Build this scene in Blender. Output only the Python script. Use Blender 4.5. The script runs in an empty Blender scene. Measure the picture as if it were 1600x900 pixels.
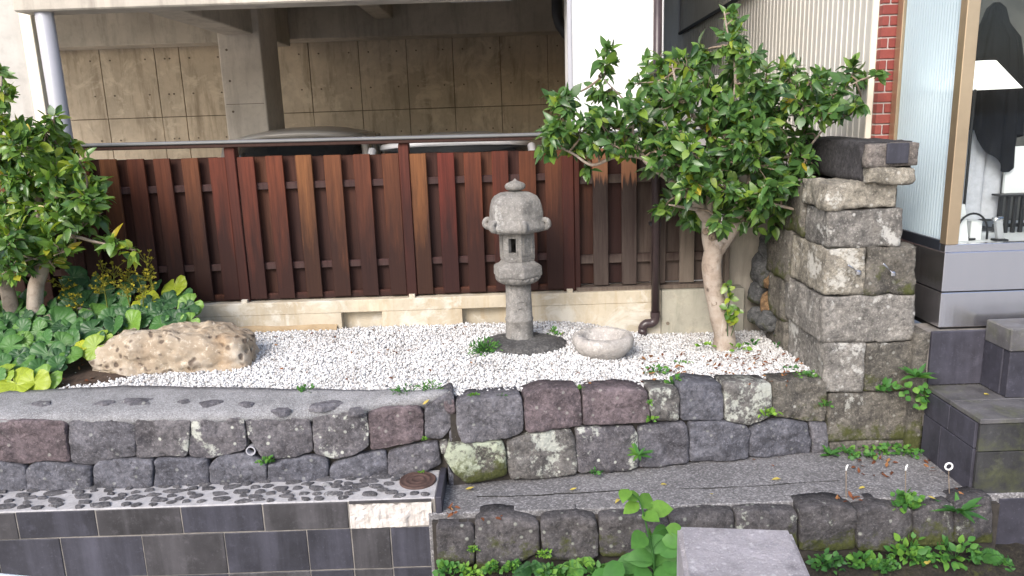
import bpy, bmesh, math, random
import numpy as np
from mathutils import Vector, Matrix, noise as mnoise
R = math.radians
random.seed(7)
rng = np.random.default_rng(7)
sc = bpy.context.scene
col = sc.collection

# ------------------------------------------------------------------ camera
FPX = 1200.0
PITCH = R(12.5)
ROLL = R(1.9)
CAM = Vector((0, -5, 1.40))
_F = Vector((0, math.cos(PITCH), -math.sin(PITCH)))
_U = Vector((0, math.sin(PITCH), math.cos(PITCH)))
_X = Vector((1, 0, 0))
_cx = _X * math.cos(ROLL) - _U * math.sin(ROLL)
_cy = _X * math.sin(ROLL) + _U * math.cos(ROLL)
cd = bpy.data.cameras.new('camera')
cam = bpy.data.objects.new('camera', cd)
col.objects.link(cam)
cd.sensor_width = 36.0
cd.lens = FPX / 1600 * 36.0
cd.clip_start = 0.05
cd.clip_end = 500
m = Matrix.Identity(4)
for i in range(3):
    m[i][0], m[i][1], m[i][2], m[i][3] = _cx[i], _cy[i], -_F[i], CAM[i]
cam.matrix_world = m
sc.camera = cam

# ------------------------------------------------------------------ light
SUN_DIR = Vector((-0.40, -0.74, 0.66)).normalized()      # towards the sun
w = bpy.data.worlds.new('World')
sc.world = w
w.use_nodes = True
wn = w.node_tree
sky = wn.nodes.new('ShaderNodeTexSky')
sky.sky_type = 'NISHITA'
sky.sun_disc = False
sky.sun_elevation = math.asin(SUN_DIR.z)
sky.sun_rotation = math.atan2(SUN_DIR.x, SUN_DIR.y)
sky.dust_density = 3.0
sky.air_density = 1.0
wn.links.new(sky.outputs[0], wn.nodes['Background'].inputs[0])
wn.nodes['Background'].inputs[1].default_value = 0.15
sl = bpy.data.lights.new('sun', 'SUN')
sl.energy = 1.35
sl.angle = R(26)
sl.color = (1.0, 0.99, 0.975)
so = bpy.data.objects.new('sun', sl)
col.objects.link(so)
so.rotation_euler = SUN_DIR.to_track_quat('Z', 'Y').to_euler()
sc.view_settings.view_transform = 'Standard'
sc.view_settings.look = 'None'
sc.view_settings.gamma = 1.0
sc.view_settings.exposure = 0.98
sc.view_settings.use_curve_mapping = False
sc.cycles.max_bounces = 8
sc.cycles.diffuse_bounces = 4
sc.cycles.transparent_max_bounces = 8
sc.cycles.use_denoising = True

# ------------------------------------------------------------------ projection of survey points (photo px -> place)
def ray(x, y):
    a, b = x - 800.0, 450.0 - y
    return _cx * a + _cy * b + _F * FPX
def aty(x, y, Y):
    d = ray(x, y); return CAM + d * ((Y - CAM.y) / d.y)
def atz(x, y, Z):
    d = ray(x, y); return CAM + d * ((Z - CAM.z) / d.z)
def atplane(x, y, p, n):
    d = ray(x, y); return CAM + d * ((p - CAM).dot(n) / d.dot(n))
def lerp(a, b, t): return a + (b - a) * t
def sstep(a, b, x):
    t = min(1, max(0, (x - a) / (b - a))); return t * t * (3 - 2 * t)
def gz(x, y):                                            # level of the gravel bed
    f = sstep(0.25, 1.0, x)
    back = 0.07 * (1 - f) - 0.045 * f
    t = min(1, max(0, (-0.06 - y) / 1.15))
    return lerp(back, lerp(0.02, -0.035, sstep(-0.3, 1.5, x)), t)

# ------------------------------------------------------------------ mesh helpers
def tag(o, label=None, cat=None, group=None, kind=None):
    if label: o['label'] = label
    if cat: o['category'] = cat
    if group: o['group'] = group
    if kind: o['kind'] = kind
    return o
def wloc(o):
    p = Vector((0, 0, 0))
    while o is not None:
        p += o.location; o = o.parent
    return p
def empty(name, loc, label, cat, group=None):
    o = bpy.data.objects.new(name, None)
    o.empty_display_size = 0.1
    col.objects.link(o)
    o.location = loc
    return tag(o, label, cat, group)
def link_mesh(name, me, mat, parent=None, smooth=False, origin=None):
    """me holds world coordinates; the origin moves to the piece itself"""
    n = len(me.vertices)
    co = np.empty(n * 3); me.vertices.foreach_get('co', co); co = co.reshape(-1, 3)
    if origin is None:
        lo, hi = co.min(0), co.max(0)
        origin = Vector(((lo[0] + hi[0]) / 2, (lo[1] + hi[1]) / 2, lo[2] if parent is None else (lo[2] + hi[2]) / 2))
    co = co - np.array(origin)[None, :]
    me.vertices.foreach_set('co', co.ravel())
    if smooth:
        me.polygons.foreach_set('use_smooth', [True] * len(me.polygons))
    me.update()
    if mat is not None and len(me.materials) == 0: me.materials.append(mat)
    o = bpy.data.objects.new(name, me)
    col.objects.link(o)
    if parent is not None:
        o.location = Vector(origin) - wloc(parent)
        o.parent = parent
    else:
        o.location = origin
    return o
class MB:
    def __init__(s): s.v = []; s.f = []
    def add(s, vs, fs):
        k = len(s.v); s.v += [tuple(p) for p in vs]; s.f += [tuple(i + k for i in f) for f in fs]; return s
    def box(s, x0, x1, y0, y1, z0, z1):
        return s.add([(x0, y0, z0), (x1, y0, z0), (x1, y1, z0), (x0, y1, z0), (x0, y0, z1), (x1, y0, z1), (x1, y1, z1), (x0, y1, z1)],
                     [(0, 3, 2, 1), (4, 5, 6, 7), (0, 1, 5, 4), (1, 2, 6, 5), (2, 3, 7, 6), (3, 0, 4, 7)])
    def hexa(s, b, t):                                    # bottom 4, top 4 (ccw from above)
        return s.add(list(b) + list(t), [(0, 3, 2, 1), (4, 5, 6, 7), (0, 1, 5, 4), (1, 2, 6, 5), (2, 3, 7, 6), (3, 0, 4, 7)])
    def prism(s, poly, z0, z1):                           # plan polygon ccw
        n = len(poly)
        vs = [(p[0], p[1], z0) for p in poly] + [(p[0], p[1], z1) for p in poly]
        fs = [tuple(range(n - 1, -1, -1)), tuple(range(n, 2 * n))] + [(i, (i + 1) % n, n + (i + 1) % n, n + i) for i in range(n)]
        return s.add(vs, fs)
    def tube(s, pts, rad, n=8, cap=True):
        pts = [Vector(p) for p in pts]
        if not hasattr(rad, '__len__'): rad = [rad] * len(pts)
        vs = []; fs = []
        ref = None
        for i, p in enumerate(pts):
            d = (pts[min(i + 1, len(pts) - 1)] - pts[max(i - 1, 0)])
            d = d.normalized() if d.length > 1e-9 else Vector((0, 0, 1))
            if ref is None: ref = d.orthogonal().normalized()
            a = (ref - d * ref.dot(d)); a = a.normalized() if a.length > 1e-6 else d.orthogonal().normalized()
            ref = a; b = d.cross(a)
            for k in range(n):
                t = 2 * math.pi * k / n
                vs.append(p + (a * math.cos(t) + b * math.sin(t)) * rad[i])
        for i in range(len(pts) - 1):
            for k in range(n):
                fs.append((i * n + k, i * n + (k + 1) % n, (i + 1) * n + (k + 1) % n, (i + 1) * n + k))
        if cap:
            fs.append(tuple(range(n - 1, -1, -1))); fs.append(tuple(range((len(pts) - 1) * n, len(pts) * n)))
        return s.add(vs, fs)
    def lathe(s, prof, c, n=32, shape=None, rot=0.0, cap=True):    # prof [(r,z)], c centre
        vs = []; fs = []
        for j, (r, z) in enumerate(prof):
            for k in range(n):
                t = 2 * math.pi * k / n + rot
                q = shape(t, r, z) if shape else r
                vs.append((c[0] + q * math.cos(t), c[1] + q * math.sin(t), c[2] + z))
        for j in range(len(prof) - 1):
            for k in range(n):
                fs.append((j * n + k, j * n + (k + 1) % n, (j + 1) * n + (k + 1) % n, (j + 1) * n + k))
        if cap:
            fs.append(tuple(range(n - 1, -1, -1))); fs.append(tuple(range((len(prof) - 1) * n, len(prof) * n)))
        return s.add(vs, fs)
    def mesh(s, name, bevel=0, seg=1):
        me = bpy.data.meshes.new(name)
        me.from_pydata(s.v, [], s.f)
        if bevel:
            bm = bmesh.new(); bm.from_mesh(me)
            bmesh.ops.bevel(bm, geom=list(bm.edges), offset=bevel, segments=seg, affect='EDGES', clamp_overlap=True)
            bm.to_mesh(me); bm.free()
        return me
    def build(s, name, mat, parent=None, bevel=0, seg=1, smooth=False):
        return link_mesh(name, s.mesh(name, bevel, seg), mat, parent, smooth)
def fbm(p, f, octv=3):
    a, s = 1.0, 0.0
    for i in range(octv):
        s += a * mnoise.noise(p * f); f *= 2.1; a *= 0.5
    return s

def rough_block(x0, x1, y0, y1, z0, z1, amp=0.012, seg=0.03, rnd=0.02, seed=0, taper=(0, 0), skew=None):
    """hewn block: a subdivided box with rounded arrises and broken faces"""
    sx, sy, sz = [max(2, int(round((b - a) / seg))) for a, b in ((x0, x1), (y0, y1), (z0, z1))]
    idx = {}; vs = []; fs = []
    c = Vector(((x0 + x1) / 2, (y0 + y1) / 2, (z0 + z1) / 2)); h = Vector(((x1 - x0) / 2, (y1 - y0) / 2, (z1 - z0) / 2))
    off = Vector((seed * 3.7, seed * 1.3, seed * 2.1))
    def V(i, j, k):
        key = (i, j, k)
        if key in idx: return idx[key]
        p = Vector((lerp(-h.x, h.x, i / sx), lerp(-h.y, h.y, j / sy), lerp(-h.z, h.z, k / sz)))
        q = Vector([max(-h[a] + rnd, min(h[a] - rnd, p[a])) for a in range(3)])
        d = p - q
        if d.length > 1e-9: p = q + d.normalized() * rnd
        nrm = (p - q).normalized() if (p - q).length > 1e-9 else Vector((0, 0, 1))
        wp = c + p
        n = fbm(wp + off, 7, 4) * amp + abs(fbm(wp + off, 18, 2)) * amp * 0.5
        p = p + nrm * n
        tz = (p.z + h.z) / (2 * h.z)
        p.x += (taper[0] if p.x < 0 else taper[1]) * tz
        if skew: p.x += skew * p.y
        vs.append(c + p); idx[key] = len(vs) - 1
        return len(vs) - 1
    for i in range(sx):
        for j in range(sy):
            fs.append((V(i, j, 0), V(i, j + 1, 0), V(i + 1, j + 1, 0), V(i + 1, j, 0)))
            fs.append((V(i, j, sz), V(i + 1, j, sz), V(i + 1, j + 1, sz), V(i, j + 1, sz)))
    for i in range(sx):
        for k in range(sz):
            fs.append((V(i, 0, k), V(i + 1, 0, k), V(i + 1, 0, k + 1), V(i, 0, k + 1)))
            fs.append((V(i, sy, k), V(i, sy, k + 1), V(i + 1, sy, k + 1), V(i + 1, sy, k)))
    for j in range(sy):
        for k in range(sz):
            fs.append((V(0, j, k), V(0, j, k + 1), V(0, j + 1, k + 1), V(0, j + 1, k)))
            fs.append((V(sx, j, k), V(sx, j + 1, k), V(sx, j + 1, k + 1), V(sx, j, k + 1)))
    b = MB(); b.add(vs, fs); return b

# ------------------------------------------------------------------ material helpers
class NT:
    def __init__(s, name):
        s.m = bpy.data.materials.new(name); s.m.use_nodes = True
        s.t = s.m.node_tree; s.n = s.t.nodes; s.l = s.t.links
        s.p = s.n['Principled BSDF']; s.out = s.n['Material Output']
    def link(s, a, b): s.l.new(a, b)
    def coord(s, kind='obj', scale=(1, 1, 1), rand=True):
        if kind == 'pos':
            o = s.n.new('ShaderNodeNewGeometry').outputs['Position']
        else:
            o = s.n.new('ShaderNodeTexCoord').outputs['Object']
            if rand:
                oi = s.n.new('ShaderNodeObjectInfo')
                mu = s.n.new('ShaderNodeMath'); mu.operation = 'MULTIPLY'; mu.inputs[1].default_value = 137.0
                s.link(oi.outputs['Random'], mu.inputs[0])
                ad = s.n.new('ShaderNodeVectorMath'); ad.operation = 'ADD'
                s.link(o, ad.inputs[0]); s.link(mu.outputs[0], ad.inputs[1]); o = ad.outputs[0]
        if tuple(scale) != (1, 1, 1):
            mp = s.n.new('ShaderNodeVectorMath'); mp.operation = 'MULTIPLY'; mp.inputs[1].default_value = scale
            s.link(o, mp.inputs[0]); o = mp.outputs[0]
        return o
    def noise(s, vec, scale, detail=5, rough=0.6, dist=0.0):
        n = s.n.new('ShaderNodeTexNoise'); s.link(vec, n.inputs['Vector'])
        n.inputs['Scale'].default_value = scale; n.inputs['Detail'].default_value = detail
        n.inputs['Roughness'].default_value = rough; n.inputs['Distortion'].default_value = dist
        return n.outputs[0]
    def voro(s, vec, scale, feat='F1', rnd=1.0, out='Distance'):
        n = s.n.new('ShaderNodeTexVoronoi'); n.feature = feat; s.link(vec, n.inputs['Vector'])
        n.inputs['Scale'].default_value = scale; n.inputs['Randomness'].default_value = rnd
        return n.outputs[out]
    def ramp(s, fac, stops, mode='LINEAR'):
        n = s.n.new('ShaderNodeValToRGB'); n.color_ramp.interpolation = mode
        e = n.color_ramp.elements
        while len(e) < len(stops): e.new(0.5)
        for x, (p, c) in zip(e, stops):
            x.position = p
            x.color = (c, c, c, 1) if not hasattr(c, '__len__') else (c[0], c[1], c[2], 1)
        s.link(fac, n.inputs[0]); return n.outputs[0]
    def mix(s, fac, a, b, blend='MIX'):
        n = s.n.new('ShaderNodeMix'); n.data_type = 'RGBA'; n.blend_type = blend
        for i, v in ((0, fac), (6, a), (7, b)):
            if hasattr(v, 'is_linked') or hasattr(v, 'links'): s.link(v, n.inputs[i])
            elif i == 0: n.inputs[0].default_value = v
            else: n.inputs[i].default_value = (v[0], v[1], v[2], 1)
        return n.outputs[2]
    def math(s, op, a, b=None):
        n = s.n.new('ShaderNodeMath'); n.operation = op
        for i, v in enumerate((a, b)):
            if v is None: continue
            if hasattr(v, 'links'): s.link(v, n.inputs[i])
            else: n.inputs[i].default_value = v
        return n.outputs[0]
    def rand(s): return s.n.new('ShaderNodeObjectInfo').outputs['Random']
    def attr(s, name, out='Fac'):
        n = s.n.new('ShaderNodeAttribute'); n.attribute_name = name; return n.outputs[out]
    def sep(s, vec, axis):
        n = s.n.new('ShaderNodeSeparateXYZ'); s.link(vec, n.inputs[0]); return n.outputs[axis]
    def bump(s, h, strength=0.4, dist=0.01):
        n = s.n.new('ShaderNodeBump'); n.inputs['Strength'].default_value = strength; n.inputs['Distance'].default_value = dist
        s.link(h, n.inputs['Height'])
        if s.p.inputs['Normal'].links: s.link(s.p.inputs['Normal'].links[0].from_socket, n.inputs['Normal'])
        s.link(n.outputs[0], s.p.inputs['Normal'])
    def set(s, color=None, rough=None, metal=None, spec=None):
        for k, v in (('Base Color', color), ('Roughness', rough), ('Metallic', metal), ('Specular IOR Level', spec)):
            if v is None: continue
            if hasattr(v, 'links'): s.link(v, s.p.inputs[k])
            elif k == 'Base Color': s.p.inputs[k].default_value = (v[0], v[1], v[2], 1)
            else: s.p.inputs[k].default_value = v
        return s

def simple(name, c, rough=0.6, metal=0.0, var=0.12, scale=8, bump=0.0, spec=None):
    t = NT(name); v = t.coord()
    n = t.noise(v, scale)
    lo = tuple(x * (1 - var) for x in c); hi = tuple(min(1, x * (1 + var)) for x in c)
    t.set(t.ramp(n, [(0.3, lo), (0.7, hi)]), rough, metal, spec)
    if bump: t.bump(t.noise(v, scale * 6, 6), bump, 0.004)
    return t.m

def stone_mat(name, ca, cb, lichen=0.35, lcol=(0.62, 0.64, 0.58), moss=0.0, dark=0.5, speck=0.5, scale=1.0, mott=1.0):
    t = NT(name); v = t.coord(); rd = t.rand()
    base = t.mix(rd, ca, cb)
    n1 = t.noise(v, 5 * scale, 6, 0.65)
    c = t.mix(t.ramp(n1, [(0.3, 0.0), (0.72, 1.0)]), tuple(x * 0.55 for x in ca), t.mix(0.5, base, tuple(x * 1.7 for x in cb)))
    c = t.mix(t.ramp(n1, [(0.40, 0.0), (0.50, 0.6), (0.60, 0.0)]), c, base)
    mid = t.noise(v, 38 * scale, 8, 0.8)
    c = t.mix(t.ramp(mid, [(0.36, 0.75 * mott), (0.50, 0.0)]), c, tuple(x * 0.28 for x in ca))
    c = t.mix(t.ramp(mid, [(0.54, 0.0), (0.68, 0.6 * mott)]), c, tuple(min(1, x * 2.3) for x in cb))
    dk = t.ramp(t.noise(v, 11 * scale, 8, 0.7, 0.4), [(0.42, 0.0), (0.66, dark)])
    c = t.mix(dk, c, (0.025, 0.024, 0.026))
    fine = t.noise(v, 90 * scale, 3, 0.7)
    c = t.mix(t.ramp(fine, [(0.55, 0.0), (0.75, speck)]), c, tuple(min(1, x * 2.4) for x in cb))
    if lichen > 0:
        big = t.noise(v, 4.5 * scale, 3, 0.6, 0.6); sm = t.noise(v, 34 * scale, 6, 0.75)
        th = 0.70 - 0.28 * lichen
        a = t.math('ADD', t.math('MULTIPLY', big, 0.6), t.math('MULTIPLY', sm, 0.4))
        c = t.mix(t.ramp(a, [(th, 0.0), (th + 0.05, 0.85)]), c, lcol)
        sp = t.voro(v, 16 * scale)
        c = t.mix(t.ramp(sp, [(0.10, 0.8 * min(1, lichen * 1.6)), (0.17, 0.0)]), c, lcol)
    if moss > 0:
        mz = t.sep(t.n.new('ShaderNodeTexCoord').outputs['Generated'], 2)
        mm = t.math('ADD', t.noise(v, 9 * scale, 6, 0.7), t.math('MULTIPLY', t.math('SUBTRACT', 0.5, mz), 0.35))
        c = t.mix(t.ramp(mm, [(0.62 - 0.2 * moss, 0.0), (0.74 - 0.2 * moss, 0.9)]), c, t.mix(t.noise(v, 40), (0.035, 0.045, 0.008), (0.11, 0.12, 0.03)))
    t.set(c, 0.85, 0, 0.3)
    t.bump(t.noise(v, 14 * scale, 8, 0.72), 0.9, 0.03)
    t.bump(t.noise(v, 55 * scale, 8, 0.8), 0.9, 0.010)
    return t.m

# --- stones
M_stone = stone_mat('stone_plain', (0.155, 0.150, 0.174), (0.188, 0.182, 0.200), 0.24)
M_stone_b = stone_mat('stone_blue', (0.140, 0.142, 0.172), (0.178, 0.178, 0.206), 0.20)
M_stone_red = stone_mat('stone_red', (0.172, 0.138, 0.150), (0.19, 0.15, 0.162), 0.22)
M_stone_lich = stone_mat('stone_lichen', (0.150, 0.141, 0.162), (0.185, 0.174, 0.182), 0.60)
M_stone_lich2 = stone_mat('stone_lichen_heavy', (0.170, 0.160, 0.158), (0.195, 0.185, 0.175), 0.68, (0.58, 0.60, 0.54))
M_stone_moss = stone_mat('stone_moss', (0.120, 0.115, 0.105), (0.150, 0.140, 0.120), 0.75, (0.50, 0.55, 0.42), 0.8)
M_stone_low = stone_mat('stone_low', (0.095, 0.090, 0.096), (0.130, 0.120, 0.124), 0.34, (0.52, 0.55, 0.48), 0.45)
M_pier = stone_mat('pier_stone', (0.26, 0.245, 0.225), (0.32, 0.30, 0.275), 0.58, (0.60, 0.59, 0.56), 0.0, 0.6, 0.5)
M_pier_d = stone_mat('pier_stone_dark', (0.155, 0.143, 0.124), (0.195, 0.178, 0.152), 0.34, (0.52, 0.52, 0.48), 0.22, 0.7, 0.6)
M_pier_y = stone_mat('pier_stone_tan', (0.33, 0.30, 0.245), (0.39, 0.355, 0.295), 0.55, (0.62, 0.60, 0.55), 0.0, 0.6, 0.4)
M_cap = stone_mat('cap_stone', (0.045, 0.042, 0.046), (0.085, 0.08, 0.085), 0.12, (0.35, 0.34, 0.33), 0.0, 0.6, 0.3)
M_capend = stone_mat('cap_end', (0.19, 0.17, 0.155), (0.24, 0.21, 0.19), 0.2, (0.4, 0.38, 0.35), 0, 0.5)
M_lantern = stone_mat('lantern_granite', (0.30, 0.285, 0.265), (0.33, 0.315, 0.295), 0.30, (0.48, 0.47, 0.45), 0.0, 0.35, 0.4, 1.2, 0.35)
M_lbase = stone_mat('lantern_base_stone', (0.10, 0.098, 0.10), (0.14, 0.135, 0.13), 0.25, (0.4, 0.42, 0.34), 0.25, 0.5, 0.5)
M_basin = stone_mat('basin_granite', (0.60, 0.55, 0.51), (0.64, 0.60, 0.56), 0.55, (0.80, 0.77, 0.73), 0.0, 0.12, 0.5, 1.5, 0.18)
M_rubble = stone_mat('rubble_grey', (0.10, 0.105, 0.11), (0.15, 0.15, 0.15), 0.1, moss=0.2)
M_rubble_o = stone_mat('rubble_orange', (0.26, 0.15, 0.075), (0.30, 0.19, 0.10), 0.1)
M_gap = simple('joint_earth', (0.035, 0.030, 0.026), 0.95, var=0.4, scale=30, bump=0.5)

def rock_mat():
    t = NT('pitted_rock'); v = t.coord(rand=False)
    n = t.noise(v, 4, 7, 0.65)
    c = t.ramp(n, [(0.25, (0.20, 0.145, 0.095)), (0.48, (0.36, 0.295, 0.22)), (0.72, (0.52, 0.47, 0.41))])
    c = t.mix(t.ramp(t.noise(v, 9, 6, 0.7), [(0.52, 0), (0.7, 0.6)]), c, (0.17, 0.13, 0.10))
    c = t.mix(t.ramp(t.noise(v, 30, 5, 0.7), [(0.55, 0), (0.7, 0.7)]), c, (0.66, 0.59, 0.49))
    vd = t.n.new('ShaderNodeVectorMath'); vd.operation = 'ADD'
    nd = t.n.new('ShaderNodeTexNoise'); nd.inputs['Scale'].default_value = 9; t.link(v, nd.inputs['Vector'])
    sc_ = t.n.new('ShaderNodeVectorMath'); sc_.operation = 'SCALE'; sc_.inputs['Scale'].default_value = 0.10; t.link(nd.outputs['Color'], sc_.inputs[0])
    t.link(v, vd.inputs[0]); t.link(sc_.outputs[0], vd.inputs[1])
    vv_ = t.math('ADD', t.voro(vd.outputs[0], 17), t.ramp(t.noise(v, 6, 3), [(0.48, 0.0), (0.66, 0.22)]))
    pit = t.ramp(vv_, [(0.16, 0.0), (0.40, 1.0)])
    c = t.mix(t.ramp(vv_, [(0.20, 0.85), (0.36, 0.0)]), c, (0.09, 0.065, 0.05))
    c = t.mix(t.ramp(t.noise(v, 2.6, 4, 0.6), [(0.55, 0.0), (0.68, 0.45)]), c, (0.40, 0.24, 0.11))
    t.set(c, 0.85, 0, 0.3)
    t.bump(pit, 0.7, 0.012); t.bump(t.noise(v, 45, 8, 0.75), 0.7, 0.008)
    return t.m
M_rock = rock_mat()

def concrete(name, c, stain=(0.12, 0.09, 0.06), st=0.5, streak=True, scale=1.0, rough=0.8, bmp=0.25, pale=None):
    t = NT(name); v = t.coord('pos')
    n = t.noise(v, 1.8 * scale, 6, 0.6)
    k = t.ramp(n, [(0.25, tuple(x * 0.72 for x in c)), (0.55, c), (0.8, tuple(min(1, x * 1.22) for x in c))])
    if streak:
        vs = t.coord('pos', (3.5, 3.5, 0.45))
        s1 = t.noise(vs, 2.2 * scale, 7, 0.7, 0.3)
        k = t.mix(t.ramp(s1, [(0.5, 0.0), (0.72, st)]), k, stain)
    if pale:
        k = t.mix(t.ramp(t.noise(v, 2.6 * scale, 7, 0.7, 0.8), [(0.52, 0.0), (0.62, 0.8)]), k, pale)
    k = t.mix(t.ramp(t.noise(v, 14 * scale, 6, 0.7), [(0.5, 0), (0.75, 0.35)]), k, tuple(x * 0.5 for x in c))
    t.set(k, rough, 0, 0.3)
    t.bump(t.noise(v, 60, 6, 0.7), bmp, 0.004)
    return t.m
M_conc_in = concrete('garage_concrete', (0.56, 0.475, 0.365), (0.17, 0.125, 0.08), 0.7, pale=(0.66, 0.575, 0.45))
M_conc_col = concrete('column_concrete', (0.66, 0.60, 0.53), (0.20, 0.17, 0.14), 0.35)
M_conc_beam = concrete('beam_concrete', (0.52, 0.475, 0.41), (0.12, 0.10, 0.08), 0.45)
M_conc_out = concrete('facade_concrete', (0.50, 0.48, 0.45), (0.33, 0.30, 0.27), 0.4)
M_base = concrete('fence_base_concrete', (0.50, 0.44, 0.34), (0.36, 0.26, 0.14), 0.6, scale=1.6, pale=(0.60, 0.57, 0.50))
M_base_g = concrete('fence_base_grey', (0.34, 0.325, 0.27), (0.20, 0.21, 0.16), 0.6, scale=1.6, pale=(0.44, 0.40, 0.32))
M_foot = concrete('footing_tan', (0.40, 0.30, 0.185), (0.25, 0.17, 0.09), 0.5, scale=2)
M_hole = simple('tie_hole_dark', (0.16, 0.13, 0.10), 0.9)
M_floor = concrete('garage_floor', (0.50, 0.47, 0.43), streak=False)

def white_paint(name, c, rough=0.55):
    t = NT(name); v = t.coord('pos')
    k = t.mix(t.ramp(t.noise(v, 3, 6, 0.65), [(0.45, 0), (0.8, 0.5)]), c, tuple(x * 0.86 for x in c))
    t.set(k, rough); t.bump(t.noise(v, 90, 4), 0.1, 0.002); return t.m
M_white = white_paint('white_paint', (0.82, 0.81, 0.80))
M_greypipe = simple('grey_pvc', (0.42, 0.42, 0.44), 0.4, var=0.06)
M_lightpipe = simple('pale_pvc', (0.40, 0.40, 0.44), 0.35, var=0.05)
M_cream = simple('cream_strip', (0.80, 0.74, 0.62), 0.5, var=0.05)
M_brownpipe = simple('brown_pvc', (0.045, 0.030, 0.032), 0.32, var=0.25, scale=20)
M_blackpipe = simple('black_pipe', (0.025, 0.025, 0.028), 0.4)

def wood(name, cols, dark, weather=0.0, wcol=(0.20, 0.165, 0.14), bare=0.0):
    """boards: grain along z, dark streaks uneven board by board"""
    t = NT(name); rd = t.rand()
    v = t.coord('obj', (1, 1, 1)); g = t.coord('obj', (60, 60, 1.6))
    base = t.ramp(rd, [(i / (len(cols) - 1), c) for i, c in enumerate(cols)])
    gr = t.noise(g, 1.0, 7, 0.7, 0.3)
    c = t.mix(t.ramp(gr, [(0.3, 0.0), (0.7, 1.0)]), t.mix(0.55, base, (0.015, 0.006, 0.005)), base)
    # dark streaks, heavier towards the foot of the boards
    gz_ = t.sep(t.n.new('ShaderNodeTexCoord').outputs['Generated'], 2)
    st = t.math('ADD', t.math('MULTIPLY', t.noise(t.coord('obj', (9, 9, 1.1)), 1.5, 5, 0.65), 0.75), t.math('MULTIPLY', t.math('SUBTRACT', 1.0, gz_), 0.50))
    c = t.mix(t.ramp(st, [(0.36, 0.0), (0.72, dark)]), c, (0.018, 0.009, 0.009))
    if weather:
        wn_ = t.math('ADD', t.noise(t.coord('obj', (14, 14, 1.4)), 1.5, 6, 0.7), t.math('MULTIPLY', t.math('SUBTRACT', 0.5, gz_), 0.25))
        c = t.mix(t.ramp(wn_, [(0.35, 0.0), (0.65, weather)]), c, t.mix(gr, tuple(x * 0.6 for x in wcol), wcol))
    if bare:
        bn = t.math('ADD', t.noise(t.coord('obj', (50, 50, 1.5)), 1.3, 6, 0.75), t.math('MULTIPLY', t.math('SUBTRACT', gz_, 0.80), 2.2))
        c = t.mix(t.ramp(bn, [(0.42, 0.0), (0.52, bare)]), c, t.mix(gr, (0.24, 0.10, 0.05), (0.40, 0.20, 0.115)))
    t.set(c, t.ramp(gr, [(0.3, 0.68), (0.7, 0.50)]), 0, 0.20)
    t.bump(gr, 0.35, 0.003)
    return t.m
REDS = [(0.095, 0.026, 0.017), (0.190, 0.068, 0.026), (0.135, 0.027, 0.018), (0.230, 0.094, 0.036), (0.110, 0.032, 0.019), (0.175, 0.066, 0.028)]
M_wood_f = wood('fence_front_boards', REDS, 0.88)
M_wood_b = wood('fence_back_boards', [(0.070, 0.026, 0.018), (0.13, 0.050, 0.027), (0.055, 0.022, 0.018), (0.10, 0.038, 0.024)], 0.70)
M_wood_r = wood('fence_rails', [(0.050, 0.024, 0.022), (0.065, 0.032, 0.030)], 0.3, 0.25, (0.11, 0.08, 0.075))
M_wood_w = wood('fence_weathered', [(0.050, 0.034, 0.030), (0.062, 0.042, 0.037)], 0.25, 0.85, (0.125, 0.095, 0.080))
M_wood_w2 = wood('fence_weathered_pale', [(0.11, 0.085, 0.07), (0.14, 0.11, 0.09)], 0.1, 0.9, (0.20, 0.165, 0.135))
M_wood_bare = wood('fence_bare_patch', [(0.050, 0.034, 0.030), (0.060, 0.040, 0.035)], 0.3, 0.7, (0.10, 0.078, 0.066), 0.95)
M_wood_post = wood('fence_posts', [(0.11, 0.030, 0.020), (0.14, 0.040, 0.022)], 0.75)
M_railcap = simple('rail_cap_metal', (0.20, 0.205, 0.21), 0.42, 0.5, var=0.08)
M_railwood = wood('rail_wood', [(0.055, 0.026, 0.020), (0.07, 0.035, 0.025)], 0.2)

# --- ground, mortar, tiles
def paving(name, c, scale=1.0, dirt=0.5, ag_s=130, ag_m=0.55):
    t = NT(name); v = t.coord('pos')
    k = t.ramp(t.noise(v, 2.5 * scale, 7, 0.65), [(0.25, tuple(x * 0.65 for x in c)), (0.75, tuple(x * 1.25 for x in c))])
    agg = t.voro(v, ag_s, out='Color'); ag = t.sep(agg, 0)
    k = t.mix(t.ramp(ag, [(0.6, 0.0), (1.0, ag_m)]), k, tuple(min(1, x * 2.6) for x in c))
    k = t.mix(t.ramp(ag, [(0.0, 0.5), (0.35, 0.0)]), k, tuple(x * 0.35 for x in c))
    k = t.mix(t.ramp(t.noise(v, 8, 7, 0.7, 0.4), [(0.52, 0), (0.7, dirt)]), k, tuple(x * 0.45 for x in c))
    t.set(k, 0.85, 0, 0.3)
    t.bump(t.voro(v, 130), 0.5, 0.004); t.bump(t.noise(v, 20, 6, 0.7), 0.3, 0.01)
    return t.m
M_ledge = paving('ledge_concrete', (0.165, 0.160, 0.165))
M_capconc = paving('wall_cap_concrete', (0.225, 0.225, 0.235), 2.2, 0.5, 210, 0.25)
M_street = paving('street_paving', (0.24, 0.235, 0.23))
M_gutter = stone_mat('gutter_earth', (0.035, 0.03, 0.022), (0.05, 0.042, 0.03), 0.05, (0.2, 0.2, 0.15), 0.7, 0.7)
M_soil = simple('soil', (0.055, 0.035, 0.024), 0.95, var=0.5, scale=25, bump=0.8)
M_subgravel = simple('gravel_bed', (0.62, 0.60, 0.57), 0.95, var=0.3, scale=60, bump=0.8)
M_crack = simple('crack_dark', (0.015, 0.014, 0.012), 0.95)
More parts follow.
